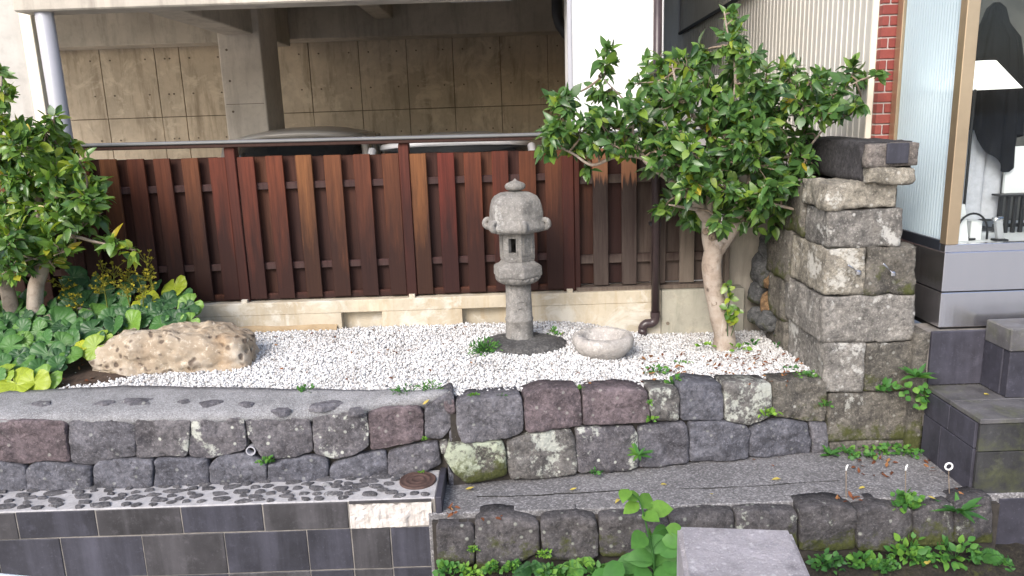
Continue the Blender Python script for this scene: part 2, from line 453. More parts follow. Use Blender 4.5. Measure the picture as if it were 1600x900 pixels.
def tile_mat(name, c, green=0.0, streak=0.5):
    t = NT(name); v = t.coord(); vz = t.coord('obj', (9, 9, 0.8))
    k = t.ramp(t.noise(v, 6, 6, 0.65), [(0.3, tuple(x * 0.6 for x in c)), (0.7, tuple(x * 1.35 for x in c))])
    k = t.mix(t.ramp(t.noise(vz, 0.6, 5, 0.65), [(0.48, 0.0), (0.74, streak)]), k, tuple(min(1, x * 3.6) for x in c))
    k = t.mix(t.ramp(t.noise(v, 16, 7, 0.75, 0.3), [(0.55, 0.0), (0.70, 0.45)]), k, tuple(min(1, x * 2.8) for x in c))
    k = t.mix(t.ramp(t.noise(v, 70, 4, 0.7), [(0.6, 0), (0.75, 0.4)]), k, tuple(min(1, x * 4) for x in c))
    if green:
        k = t.mix(t.ramp(t.noise(v, 8, 6, 0.7), [(0.48, 0), (0.68, green)]), k, (0.085, 0.095, 0.035))
    t.set(k, t.ramp(t.noise(v, 9, 5), [(0.3, 0.45), (0.7, 0.75)]), 0, 0.4)
    t.bump(t.noise(v, 40, 7, 0.7), 0.25, 0.004)
    return t.m
M_tile = tile_mat('dark_tile', (0.040, 0.038, 0.042))
M_tile_b = tile_mat('dark_tile_blue', (0.030, 0.030, 0.040))
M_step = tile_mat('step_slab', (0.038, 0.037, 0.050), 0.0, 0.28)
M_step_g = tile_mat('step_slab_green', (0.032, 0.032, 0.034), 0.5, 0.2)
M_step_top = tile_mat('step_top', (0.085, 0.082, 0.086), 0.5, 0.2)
M_mortar = simple('white_mortar', (0.60, 0.57, 0.55), 0.9, var=0.3, scale=30, bump=0.6)
M_mortar_g = concrete('grey_mortar', (0.42, 0.41, 0.42), (0.20, 0.195, 0.20), 0.7, scale=8, bmp=0.9)
M_mortar_d = simple('joint_mortar', (0.20, 0.185, 0.17), 0.9, var=0.3, scale=20, bump=0.4)
M_kstone = stone_mat('kerb_set_stone', (0.125, 0.122, 0.134), (0.17, 0.165, 0.175), 0.35, (0.45, 0.45, 0.46), dark=0.3, scale=2.0)
M_iron = simple('rusty_iron', (0.085, 0.050, 0.042), 0.7, 0.2, 0.35, 30, 0.5)
M_granite = stone_mat('post_granite', (0.47, 0.44, 0.48), (0.49, 0.46, 0.50), 0.46, (0.70, 0.68, 0.71), 0.0, 0.12, 0.5, 1.3, 0.12)

def brick_m():
    t = NT('red_brick'); v = t.coord(); rd = t.rand()
    c = t.mix(rd, (0.20, 0.040, 0.034), (0.27, 0.068, 0.054))
    c = t.mix(t.ramp(t.noise(v, 40, 6), [(0.4, 0), (0.8, 0.5)]), c, (0.16, 0.03, 0.025))
    t.set(c, 0.75); t.bump(t.noise(v, 80, 5), 0.4, 0.003); return t.m
M_brick = brick_m()
M_bmortar = simple('brick_mortar', (0.48, 0.44, 0.42), 0.9)
M_corr = NT('corrugated_sheet')
_v = M_corr.coord('pos')
M_corr.set(M_corr.mix(M_corr.ramp(M_corr.noise(_v, 1.2, 6, 0.65), [(0.35, 0), (0.75, 0.6)]), (0.60, 0.585, 0.545), (0.46, 0.43, 0.375)), 0.42, 0, 0.5)
M_corr = M_corr.m
M_steel = NT('brushed_steel')
_v = M_steel.coord('pos', (2.0, 2.0, 60.0))
_n = M_steel.noise(_v, 3, 4, 0.6)
_v2 = M_steel.coord('pos', (6.0, 6.0, 0.6))
_n2 = M_steel.noise(_v2, 1.0, 3, 0.6)
M_steel.set((0.84, 0.83, 0.87), 0.27, 1.0)
M_steel.bump(_n2, 0.16, 0.03)
M_steel = M_steel.m
M_steel_d = simple('dark_steel', (0.10, 0.115, 0.15), 0.35, 0.8, var=0.1)
M_brass = simple('bronze_frame', (0.52, 0.40, 0.27), 0.36, 0.75, var=0.08)
def glass(name, tint, refl, body=None, bodyamt=0.0):
    t = NT(name); t.n.remove(t.p)
    tr = t.n.new('ShaderNodeBsdfTransparent'); tr.inputs[0].default_value = (*tint, 1)
    gl = t.n.new('ShaderNodeBsdfGlossy'); gl.inputs['Roughness'].default_value = 0.03
    fr = t.n.new('ShaderNodeFresnel'); fr.inputs[0].default_value = refl
    mx = t.n.new('ShaderNodeMixShader'); t.link(fr.outputs[0], mx.inputs[0]); t.link(tr.outputs[0], mx.inputs[1]); t.link(gl.outputs[0], mx.inputs[2])
    o = mx.outputs[0]
    if body:
        di = t.n.new('ShaderNodeBsdfDiffuse'); di.inputs[0].default_value = (*body, 1)
        tl = t.n.new('ShaderNodeBsdfTranslucent'); tl.inputs[0].default_value = (*body, 1)
        m1 = t.n.new('ShaderNodeMixShader'); m1.inputs[0].default_value = 0.5; t.link(di.outputs[0], m1.inputs[1]); t.link(tl.outputs[0], m1.inputs[2])
        m2 = t.n.new('ShaderNodeMixShader'); m2.inputs[0].default_value = bodyamt; t.link(o, m2.inputs[1]); t.link(m1.outputs[0], m2.inputs[2]); o = m2.outputs[0]
    t.link(o, t.out.inputs[0]); return t.m
M_glass = glass('clear_glass', (0.95, 0.97, 0.97), 1.28)
M_fluted = glass('fluted_glass', (0.85, 0.93, 0.95), 1.45, (0.74, 0.88, 0.95), 0.88)
M_carglass = simple('car_window_glass', (0.012, 0.014, 0.016), 0.06)
M_carwhite = simple('car_white_paint', (0.80, 0.80, 0.82), 0.2, var=0.02)
M_carsilver = simple('car_silver_paint', (0.50, 0.47, 0.43), 0.3, 0.2, var=0.03)
M_rubber = simple('tyre_rubber', (0.02, 0.02, 0.02), 0.8)
M_black_cloth = simple('black_wool_cloth', (0.010, 0.011, 0.014), 0.9, var=0.3, scale=9, spec=0.1)
M_grey_cloth = simple('grey_white_cloth', (0.50, 0.50, 0.54), 0.85, var=0.1, scale=40, bump=0.2)
M_shopwhite = simple('display_white', (0.80, 0.80, 0.80), 0.5, var=0.02)
M_shopback = simple('shop_back_wall', (0.10, 0.095, 0.085), 0.6, var=0.4, scale=3)
M_metal = simple('bright_metal', (0.7, 0.7, 0.72), 0.25, 1.0, var=0.03)
M_dkmetal = simple('dark_metal', (0.03, 0.03, 0.032), 0.4, 0.5)
t = NT('lamp_shade'); t.set((0.9, 0.88, 0.84), 0.7)
t.p.inputs['Emission Color'].default_value = (1, 0.95, 0.88, 1); t.p.inputs['Emission Strength'].default_value = 0.55
M_shade = t.m

# --- plants
def leaf_mat(name, stops, rough=0.35, trans=0.25, spec=0.5, vein=True):
    t = NT(name)
    a = t.attr('tint')
    c = t.ramp(a, stops)
    v = t.coord('obj')
    c = t.mix(t.ramp(t.noise(v, 25, 4), [(0.35, 0.0), (0.75, 0.35)]), c, tuple(x * 0.55 for x in stops[0][1]))
    t.set(c, rough, 0, spec)
    tl = t.n.new('ShaderNodeBsdfTranslucent'); t.link(t.mix(1.0, c, (1.0, 1.0, 0.5), 'MULTIPLY'), tl.inputs[0])
    mx = t.n.new('ShaderNodeMixShader'); mx.inputs[0].default_value = trans
    t.link(t.p.outputs[0], mx.inputs[1]); t.link(tl.outputs[0], mx.inputs[2]); t.link(mx.outputs[0], t.out.inputs[0])
    return t.m
M_camellia = leaf_mat('camellia_leaf', [(0.0, (0.032, 0.085, 0.028)), (0.45, (0.095, 0.205, 0.055)), (0.75, (0.20, 0.34, 0.055)), (0.93, (0.33, 0.40, 0.04)), (1.0, (0.50, 0.40, 0.04))], 0.30, 0.38, 0.6)
def _veins(m):
    nt = m.node_tree; t = NT.__new__(NT); t.m = m; t.t = nt; t.n = nt.nodes; t.l = nt.links; t.p = nt.nodes['Principled BSDF']
    g = t.n.new('ShaderNodeTexGradient'); g.gradient_type = 'RADIAL'; t.link(t.n.new('ShaderNodeTexCoord').outputs['Object'], g.inputs[0])
    sn = t.math('ABSOLUTE', t.math('SINE', t.math('MULTIPLY', g.outputs['Fac'], 2 * math.pi * 6.5)))
    src = t.p.inputs['Base Color'].links[0].from_socket
    k = t.mix(t.ramp(sn, [(0.0, 0.32), (0.14, 0.0)]), src, t.mix(0.5, src, (0.25, 0.36, 0.16)))
    t.link(k, t.p.inputs['Base Color']); t.bump(sn, 0.15, 0.06); return m
M_ligu = leaf_mat('round_leaf', [(0.0, (0.028, 0.082, 0.032)), (0.45, (0.075, 0.20, 0.048)), (0.75, (0.18, 0.34, 0.05)), (1.0, (0.45, 0.50, 0.03))], 0.42, 0.25, 0.45)
_veins(M_ligu)
M_weed = leaf_mat('weed_leaf', [(0.0, (0.035, 0.11, 0.04)), (0.5, (0.085, 0.24, 0.05)), (1.0, (0.26, 0.46, 0.06))], 0.5, 0.35, 0.3)
M_flower = leaf_mat('flower_bud', [(0.0, (0.14, 0.16, 0.03)), (0.5, (0.26, 0.24, 0.03)), (1.0, (0.42, 0.34, 0.03))], 0.7, 0.1, 0.2)
M_stem = simple('green_stem', (0.10, 0.13, 0.045), 0.6, var=0.3)
M_twig = simple('twig_bark', (0.22, 0.17, 0.125), 0.8, var=0.3, scale=30)
def bark():
    t = NT('smooth_bark'); v = t.coord('obj', rand=False)
    c = t.ramp(t.noise(v, 7, 6, 0.65), [(0.25, (0.22, 0.165, 0.125)), (0.5, (0.345, 0.285, 0.235)), (0.75, (0.46, 0.405, 0.35))])
    c = t.mix(t.ramp(t.noise(v, 24, 5, 0.7), [(0.52, 0), (0.68, 0.6)]), c, (0.15, 0.11, 0.085))
    c = t.mix(t.ramp(t.noise(t.coord('obj', (1, 1, 0.35), False), 12, 6, 0.7, 0.5), [(0.56, 0), (0.66, 0.55)]), c, (0.50, 0.46, 0.42))
    c = t.mix(t.ramp(t.voro(t.coord('obj', (1, 1, 0.8), False), 9), [(0.06, 0.8), (0.12, 0.0)]), c, (0.07, 0.05, 0.04))
    t.set(c, 0.8, 0, 0.3); t.bump(t.noise(v, 18, 7, 0.7), 0.5, 0.012); return t.m
M_bark = bark()
M_litter = leaf_mat('dead_leaf', [(0.0, (0.10, 0.035, 0.018)), (0.5, (0.20, 0.075, 0.035)), (1.0, (0.32, 0.17, 0.07))], 0.7, 0.1, 0.2)
M_yleaf = leaf_mat('yellow_leaf', [(0.0, (0.45, 0.36, 0.10)), (1.0, (0.62, 0.50, 0.10))], 0.6, 0.2, 0.3)
def gravel_mat():
    t = NT('white_gravel')
    c = t.ramp(t.attr('tint'), [(0.0, (0.28, 0.24, 0.215)), (0.10, (0.40, 0.385, 0.375)), (0.35, (0.60, 0.595, 0.59)), (1.0, (0.78, 0.78, 0.785))])
    t.set(c, 0.75, 0, 0.3); return t.m
M_gravel = gravel_mat()

# ================================================================== THE SETTING
def structure(o, kind='structure'): o['kind'] = kind; return o
# ground: one sheet out to the horizon, under everything
structure(MB().box(-150, 150, -150, 150, -1.02, -0.92).build('ground', M_street))
# damp earth strip in the gutter at the foot of the lowest stones
gb = MB()
NX = 120
for i in range(NX + 1):
    x = lerp(-0.37, 4.5, i / NX)
    for j, (y, z) in enumerate(((-2.15, -0.90), (-1.98, -0.84), (-1.84, -0.79), (-1.74, -0.74), (-1.60, -0.72))):
        q = Vector((x, y, 0)); gb.v.append((x, y + 0.02 * mnoise.noise(q * 5), z + 0.03 * fbm(q, 6)))
for i in range(NX):
    for j in range(4):
        a = i * 5 + j; gb.f.append((a, a + 5, a + 6, a + 1))
structure(gb.build('gutter_earth', M_gutter, smooth=True))
# solid earth below the terrace and the ledge
structure(MB().prism([(-4.6, -1.27), (-0.45, -1.25), (-0.3, -1.26), (1.75, -0.98), (4.6, -0.98), (4.6, -0.03), (-4.6, -0.03)], -0.9, -0.06).build('terrace_earth', M_gap))
# ledge below the stone wall
LED = -0.45
lp = [(-0.44, -1.62), (4.6, -1.60), (4.6, -0.95), (1.75, -0.97), (-0.30, -1.25), (-0.44, -1.25)]
structure(MB().prism(lp, -0.88, LED).build('ledge_pavement', M_ledge, bevel=0.006))
# crack line along the ledge
ck = MB(); pts = []
for (px, py) in ((745, 777), (800, 776), (850, 774), (900, 771), (960, 768), (975, 766)):
    pts.append(atz(px, py, LED))
fine = []
for a, b in zip(pts, pts[1:]):
    for k in range(5): fine.append(a.lerp(b, k / 5))
def crack(mb, fine, w0):
    for i in range(len(fine) - 1):
        a, b = fine[i], fine[i + 1]
        wa = w0 * (0.4 + abs(mnoise.noise(a * 17))); o = Vector((0, 0.006 * mnoise.noise(a * 23), 0)); o2 = Vector((0, 0.006 * mnoise.noise(b * 23), 0))
        wb = w0 * (0.4 + abs(mnoise.noise(b * 17)))
        mb.add([a + o + Vector((0, -wa, .003)), b + o2 + Vector((0, -wb, .003)), b + o2 + Vector((0, wb, .003)), a + o + Vector((0, wa, .003))], [(0, 1, 2, 3)])
crack(ck, fine, 0.006)
pts = [atz(px, py, LED) for (px, py) in ((1060, 765), (1120, 763), (1180, 760), (1240, 756), (1330, 750))]
fine = []
for a, b in zip(pts, pts[1:]):
    for k in range(5): fine.append(a.lerp(b, k / 5))
crack(ck, fine, 0.003)
cko = ck.build('pavement_crack', M_crack, bpy.data.objects['ledge_pavement'])

# gravel bed sheet (white chips are scattered on it below)
def wallback(x):                                          # plan line behind the front stone walls
    pts = [(-4.6, -1.10), (-2.77, -1.08), (-2.1, -1.05), (-1.37, -1.15), (-0.8, -1.22), (-0.3, -1.27), (1.68, -1.0), (4, -1.0)]
    for (a, b), (c, d) in zip(pts, pts[1:]):
        if x <= c: return lerp(b, d, (x - a) / (c - a))
    return -1.0
sb = MB(); NXg, NYg = 90, 18
for i in range(NXg + 1):
    x = lerp(-4.5, 1.78, i / NXg); yb = wallback(x) + 0.03
    for j in range(NYg + 1):
        y = lerp(yb, -0.03, j / NYg)
        sb.v.append((x, y, gz(x, y) - 0.012 + 0.006 * mnoise.noise(Vector((x, y, 0)) * 6)))
for i in range(NXg):
    for j in range(NYg):
        a = i * (NYg + 1) + j; sb.f.append((a, a + NYg + 1, a + NYg + 2, a + 1))
structure(sb.build('gravel_bed', M_subgravel, smooth=True))
def soil_patch(name, cx, cy, rx, ry, seed):
    b = MB(); n = 26
    b.v.append((cx, cy, gz(cx, cy) + 0.016))
    for ring in (0.5, 0.8, 1.0):
        for k in range(n):
            t = 2 * math.pi * k / n; q = 1 + 0.25 * mnoise.noise(Vector((math.cos(t) * 1.5, math.sin(t) * 1.5, seed)))
            x, y = cx + rx * ring * q * math.cos(t), cy + ry * ring * q * math.sin(t)
            b.v.append((x, y, gz(x, y) + (0.014 if ring < 0.9 else -0.008) + 0.01 * fbm(Vector((x, y, seed)), 9)))
    for k in range(n): b.f.append((0, 1 + k, 1 + (k + 1) % n))
    for r_ in range(2):
        for k in range(n): b.f.append((1 + r_ * n + k, 1 + (r_ + 1) * n + k, 1 + (r_ + 1) * n + (k + 1) % n, 1 + r_ * n + (k + 1) % n))
    return structure(b.build(name, M_soil, smooth=True))
soil_patch('planting_soil', -2.75, -0.55, 0.78, 0.50, 1.0)
soil_patch('planting_soil', -3.75, -0.55, 0.85, 0.55, 6.0)

# ------------------------------------------------------------------ dry stone walls
def stone_on(poly, p0, n, mat, parent, bulge=0.028, seed=0, thick=0.13, gap=-0.0028, name='stone'):
    """one wall stone: outline surveyed on the wall plane, rounded, bulging, hewn"""
    n = n.normalized(); up = Vector((0, 0, 1)); u = up.cross(n).normalized(); vv = n.cross(u)
    P = [atplane(x, y, p0, n) for x, y in poly]
    Q = [((p - p0).dot(u), (p - p0).dot(vv)) for p in P]
    ar = sum(Q[i][0] * Q[(i + 1) % len(Q)][1] - Q[(i + 1) % len(Q)][0] * Q[i][1] for i in range(len(Q)))
    if ar < 0: Q = Q[::-1]
    for it in range(2):                                    # round the corners
        Z = []
        for i in range(len(Q)):
            a, b = Q[i], Q[(i + 1) % len(Q)]
            L = math.hypot(b[0] - a[0], b[1] - a[1]); k = min(0.25, (0.008, 0.003)[it] / max(L, 1e-6))
            Z += [(lerp(a[0], b[0], k), lerp(a[1], b[1], k)), (lerp(a[0], b[0], 1 - k), lerp(a[1], b[1], 1 - k))]
        Q = Z
    L = [math.hypot(Q[(i + 1) % len(Q)][0] - Q[i][0], Q[(i + 1) % len(Q)][1] - Q[i][1]) for i in range(len(Q))]
    T = sum(L); N = max(24, min(76, int(T / 0.015)))
    S = []; i = 0; acc = 0
    for k in range(N):
        d = T * k / N
        while acc + L[i] < d and i < len(Q) - 1: acc += L[i]; i += 1
        f = (d - acc) / max(L[i], 1e-9); a, b = Q[i], Q[(i + 1) % len(Q)]
        S.append((lerp(a[0], b[0], f), lerp(a[1], b[1], f)))
    cx = sum(s[0] for s in S) / N; cy = sum(s[1] for s in S) / N
    rr = sum(math.hypot(s[0] - cx, s[1] - cy) for s in S) / N
    off = Vector((seed * 2.3, seed * 5.1, seed))
    prof = [(1.0, -thick), (1.0, -0.012), (0.997, -0.003), (0.985, 0.003), (0.95, bulge * 0.50), (0.87, bulge * 0.78), (0.74, bulge * 0.92), (0.58, bulge * 1.0), (0.40, bulge), (0.20, bulge * 0.96)]
    mb = MB(); rs = random.Random(seed * 17); tx_, ty_ = rs.uniform(-.05, .05), rs.uniform(-.05, .07)
    def disp(q, t, h):
        w3 = Vector((q[0], q[1], 0)) + off
        d = fbm(w3, 7, 4) * 0.016 + abs(mnoise.noise(w3 * 16)) * 0.012 + mnoise.noise(w3 * 40) * 0.003 + (mnoise.voronoi(w3 * 9)[0][0] - 0.4) * 0.014 + (q[0] - cx) * tx_ + (q[1] - cy) * ty_
        e = 0.002 * mnoise.noise(w3 * 22 + Vector((7, 0, 0))) - 0.007 * max(0, mnoise.noise(w3 * 26 + Vector((3, 9, 0))) - 0.15) - 0.006 * max(0, mnoise.noise(w3 * 60))
        return h + d * (1.0 if h > 0 else 0.4 if h > -0.05 else 0), e
    for t, h in prof:
        for s in S:
            dx, dy = s[0] - cx, s[1] - cy; l = math.hypot(dx, dy)
            k = t * (1 - gap / l)
            q = (cx + dx * k, cy + dy * k)
            hh, e = disp(q, t, h)
            q = (q[0] + e * dx / l, q[1] + e * dy / l)
            mb.v.append(p0 + u * q[0] + vv * q[1] + n * hh)
    hh, e = disp((cx, cy), 0, bulge * 1.03)
    mb.v.append(p0 + u * cx + vv * cy + n * hh)
    for r_ in range(len(prof) - 1):
        for k in range(N):
            mb.f.append((r_ * N + k, r_ * N + (k + 1) % N, (r_ + 1) * N + (k + 1) % N, (r_ + 1) * N + k))
    o = (len(prof) - 1) * N
    for k in range(N): mb.f.append((o + k, o + (k + 1) % N, o + N))
    mb.f.append(tuple(range(N - 1, -1, -1)))
    return mb.build(name, mat, parent, smooth=True)

A, B, C_, D, E_, G, H = M_stone, M_stone_b, M_stone_red, M_stone_lich, M_stone_lich2, M_stone_moss, M_stone_low
wl = empty('stone_wall', (-1.6, -1.35, -0.40), 'low dark stone wall with concrete coping, left of the lantern, behind the tiled kerb', 'wall')
LU = [([(-262, 657), (-162, 657), (-160, 716), (-262, 716)], A),
      ([(-370, 658), (-264, 657), (-264, 718), (-370, 716)], D),
      ([(-162, 657), (-62, 656), (-60, 716), (-160, 716)], B),
      ([(-60, 655), (105, 655), (110, 722), (75, 719), (48, 723), (37, 725), (0, 718), (-60, 716)], C_),
      ([(109, 655), (211, 653), (212, 680), (214, 712), (175, 717), (145, 726), (112, 722)], A),
      ([(213, 653), (299, 652), (296, 680), (293, 712), (265, 711), (240, 714), (215, 712)], D),
      ([(300, 653), (382, 650), (385, 675), (386, 700), (360, 708), (330, 715), (296, 712)], D),
      ([(385, 655), (430, 652), (484, 650), (487, 670), (489, 705), (460, 712), (433, 717), (405, 711), (397, 692), (386, 680)], D),
      ([(488, 651), (530, 645), (573, 642), (576, 665), (577, 694), (560, 706), (523, 717), (505, 712), (491, 706)], D),
      ([(575, 645), (600, 636), (655, 634), (662, 645), (661, 686), (630, 694), (600, 701), (580, 704), (578, 690)], C_),
      ([(664, 638), (690, 618), (707, 610), (710, 622), (709, 640), (708, 662), (690, 686), (664, 684)], A),
      ([(-270, 718), (-162, 718), (-163, 770), (-270, 771)], B), ([(-372, 718), (-272, 720), (-272, 772), (-372, 772)], A),
      ([(-160, 718), (-62, 718), (-62, 770), (-160, 771)], B),
      ([(-60, 718), (0, 720), (38, 728), (42, 735), (41, 772), (-60, 772)], B),
      ([(42, 732), (55, 722), (110, 724), (145, 728), (143, 770), (43, 771)], B),
      ([(147, 728), (155, 719), (200, 716), (240, 716), (241, 735), (239, 768), (146, 769)], B),
      ([(243, 716), (325, 714), (328, 730), (326, 766), (242, 768)], B),
      ([(329, 725), (345, 712), (380, 708), (395, 712), (418, 725), (417, 760), (328, 765)], B),
      ([(419, 725), (440, 719), (475, 713), (510, 712), (514, 722), (513, 755), (418, 760)], B),
      ([(516, 730), (530, 720), (560, 710), (602, 704), (606, 722), (606, 745), (515, 755)], B),
      ([(606, 708), (640, 697), (684, 690), (687, 710), (690, 725), (650, 741), (607, 745)], A),
      ([(694, 624), (709, 622), (712, 645), (701, 647), (694, 638)], C_),
      ([(702, 672), (711, 668), (714, 688), (703, 690)], A), ([(687, 691), (700, 688), (699, 704), (690, 710)], E_),
      ([(700, 725), (706, 737), (725, 756), (702, 758)], B)]
for k, (poly, mt) in enumerate(LU):
    cx = sum(p[0] for p in poly) / len(poly)
    Y = -1.375 if cx < 400 else lerp(-1.375, -1.315, (cx - 400) / 300)
    nn = Vector((0, -1, 0.0)) if cx < 420 else Vector((0.10, -1, 0.0))
    stone_on(poly, aty(cx, 690, Y), nn, mt, wl, 0.008 if k < 11 else 0.012, seed=k + 1)
MB().prism([(-4.6, -1.345), (-1.4, -1.345), (-0.35, -1.285), (-0.35, -1.20), (-4.6, -1.20)], -0.75, -0.05).build('backing', M_gap, wl)
# concrete coping on the left wall: slopes up from the front arris to the gravel
cb_ = MB(); NC = 70; prof_n = 7
for i in range(NC + 1):
    x = lerp(-4.6, -0.34, i / NC)
    f = sstep(-1.25, -0.36, x)
    yf = lerp(-1.385, -1.315, sstep(-1.4, -0.4, x)); zf = float(np.interp(x, [-4.6, -2.6, -1.5, -1.05, -0.75, -0.45, -0.34], [0.03, 0.03, 0.012, -0.006, 0.012, 0.05, 0.06]))
    yb = wallback(x) + 0.02
    q = Vector((x, 0, 0))
    for j in range(prof_n):
        t = j / (prof_n - 1)
        y = lerp(yf - 0.004, yb, t)
        z = lerp(zf - 0.008, gz(x, yb) + 0.022, t) + 0.010 * math.sin(math.pi * t) + 0.008 * fbm(Vector((x, y, 3)), 7)
        if j == 0: z -= 0.016; y += 0.006 * mnoise.noise(q * 9)
        cb_.v.append((x, y, z))
    cb_.v.append((x, yb, -0.12)); cb_.v.append((x, yf + 0.012, zf - 0.06))
K = prof_n + 2
for i in range(NC):
    for j in range(K):
        a, b = i * K + j, i * K + (j + 1) % K
        cb_.f.append((a, a + K, b + K, b))
cb_.f.append(tuple(range(K))); cb_.f.append(tuple(NC * K + j for j in range(K - 1, -1, -1)))
coping = cb_.build('coping', M_capconc, wl, smooth=True)
# flat stones half sunk into the coping (built further down)
FLATS = []
for (px, py, rx, ry) in ((68, 632, 14, 4), (165, 630, 12, 4), (215, 627, 20, 4), (287, 627, 9, 4), (330, 628, 17, 4), (383, 628, 14, 6), (440, 632, 12, 4), (508, 626, 20, 6), (556, 632, 10, 4)):
    p = atz(px, py, 0.035)
    FLATS.append((p, rx))

wr = empty('stone_wall', (0.7, -1.2, LED), 'two-course wall of squared dark stones with lichen, holding the gravel in front of the basin', 'wall')
pL, pR = atz(710, 762, LED), atz(1290, 705, LED)
dirr = (pR - pL).normalized(); nr = Vector((dirr.y, -dirr.x, 0)) * 1.0
if nr.y > 0: nr = -nr
RU = [([(713, 630), (735, 622), (814, 617), (817, 640), (818, 674), (800, 683), (760, 690), (722, 692), (714, 670)], A),
      ([(819, 617), (850, 606), (905, 608), (909, 630), (909, 665), (860, 670), (822, 675), (819, 650)], C_),
      ([(911, 612), (967, 605), (1010, 609), (1013, 630), (1015, 658), (960, 662), (911, 664)], C_),
      ([(1014, 606), (1058, 606), (1061, 620), (1060, 656), (1018, 658), (1015, 635)], E_),
      ([(1061, 600), (1080, 595), (1127, 600), (1130, 625), (1131, 656), (1064, 657)], B),
      ([(1131, 598), (1204, 598), (1206, 625), (1204, 650), (1172, 664), (1133, 656)], E_),
      ([(1208, 596), (1288, 592), (1291, 640), (1288, 657), (1265, 658), (1230, 652), (1208, 650)], M_pier_d),
      ([(694, 716), (703, 694), (750, 692), (786, 689), (790, 705), (793, 741), (770, 748), (728, 756), (708, 737)], G),
      ([(793, 690), (830, 676), (890, 670), (899, 685), (902, 737), (860, 746), (797, 748), (792, 715)], E_),
      ([(899, 668), (990, 666), (996, 680), (998, 730), (950, 735), (903, 738), (901, 700)], D),
      ([(998, 668), (1010, 664), (1070, 659), (1075, 680), (1077, 722), (1040, 727), (998, 730)], A),
      ([(1076, 660), (1130, 658), (1165, 664), (1171, 672), (1170, 715), (1130, 719), (1079, 722)], B),
      ([(1172, 672), (1180, 665), (1220, 654), (1261, 660), (1266, 690), (1265, 708), (1220, 712), (1172, 715)], B),
      ([(1263, 660), (1290, 659), (1293, 685), (1293, 706), (1268, 708), (1268, 680)], A)]
for k, (poly, mt) in enumerate(RU):
    stone_on(poly, pL, nr, mt, wr, 0.010 if k < 7 else 0.016, seed=k + 40)
bk = [pL - nr * 0.028, pR - nr * 0.028, pR - nr * 0.13, pL - nr * 0.13]
MB().prism([(p.x, p.y) for p in bk], LED - 0.05, -0.06).build('backing', M_gap, wr)

wb = empty('stone_wall', (0.9, -1.66, -0.75), 'lowest row of dark mossy stones edging the ledge above the weedy gutter', 'wall')
BU = [([(682, 820), (740, 820), (742, 840), (741, 880), (730, 884), (684, 880)], H),
      ([(742, 815), (752, 808), (775, 805), (820, 810), (843, 818), (843, 862), (820, 872), (780, 892), (745, 892)], H),
      ([(844, 815), (855, 808), (905, 805), (930, 810), (935, 830), (934, 868), (900, 877), (850, 872), (846, 840)], H),
      ([(936, 808), (960, 805), (1010, 806), (1045, 812), (1046, 866), (990, 872), (938, 868)], H),
      ([(1046, 806), (1100, 799), (1146, 800), (1148, 815), (1148, 874), (1046, 876)], H),
      ([(1149, 800), (1180, 797), (1245, 799), (1246, 868), (1149, 872)], H),
      ([(1247, 792), (1300, 786), (1335, 792), (1337, 815), (1336, 858), (1290, 862), (1250, 860)], H),
      ([(1336, 796), (1370, 788), (1424, 795), (1425, 825), (1424, 850), (1380, 860), (1338, 858)], H),
      ([(1425, 800), (1460, 790), (1488, 785), (1490, 845), (1460, 850), (1426, 852)], H),
      ([(1489, 785), (1520, 779), (1549, 775), (1551, 848), (1492, 850)], H)]
for k, (poly, mt) in enumerate(BU):
    stone_on(poly, Vector((0.9, -1.675, 0)), Vector((0, -1, 0)), mt, wb, 0.013, seed=k + 80, thick=0.11)
MB().box(-0.42, 2.3, -1.652, -1.621, -0.9, LED - 0.03).build('backing', M_gap, wb)

# ------------------------------------------------------------------ tiled kerb on the left
KZ = -0.375
kb = empty('tiled_kerb', (-1.5, -1.6, -0.9), 'low kerb faced with dark tiles, its top set with flat dark stones in white mortar', 'kerb')
MB().box(-4.6, -0.405, -1.601, -1.30, -0.95, KZ).build('core', M_mortar_g, kb, bevel=0.004)
MB().box(-4.6, -0.405, -1.6030, -1.6012, -0.95, KZ - 0.008).build('joint_bed', M_mortar_d, kb)
def tilebox(xa, xb, z0, z1, mat, parent=kb, y0=-1.606, y1=-1.587, nm='tile'):
    J = lambda: random.uniform(0.0008, 0.0042)
    a0, a1, b0, b1 = xa + J(), xa + J(), xb - J(), xb - J(); c0, c1, d0, d1 = z0 + J(), z0 + J(), z1 - J(), z1 - J(); yy = y0 + random.uniform(-.002, .001)
    return MB().hexa([(a0, yy, c0), (b0, yy, c1), (b0, y1, c1), (a0, y1, c0)], [(a1, yy, d0), (b1, yy, d1), (b1, y1, d1), (a1, y1, d0)]).build(nm, mat, parent, bevel=0.0025)
zt1 = KZ - 0.004; zb1 = aty(300, 833, -1.6).z; zb2 = aty(300, 897, -1.6).z
tx = [-4.6, -4.15, -3.7, -3.25, -2.82] + [aty(x, 815, -1.6).x for x in (27, 152, 285, 413, 546)]
for k in range(len(tx) - 1): tilebox(tx[k], tx[k + 1], zb1, zt1, (M_tile, M_tile_b)[k % 2])
tx2 = [-4.6, -4.2, -3.7, -3.3, -2.9, -2.55] + [aty(x, 865, -1.6).x for x in (98, 226, 354, 483, 552, 613, 680)]
for k in range(len(tx2) - 1): tilebox(tx2[k], tx2[k + 1], zb2, zb1, (M_tile_b, M_tile, M_tile_b)[k % 3])
for k in range(len(tx2) - 1): tilebox(tx2[k], tx2[k + 1], zb2 - 0.2, zb2, (M_tile, M_tile_b)[k % 2])
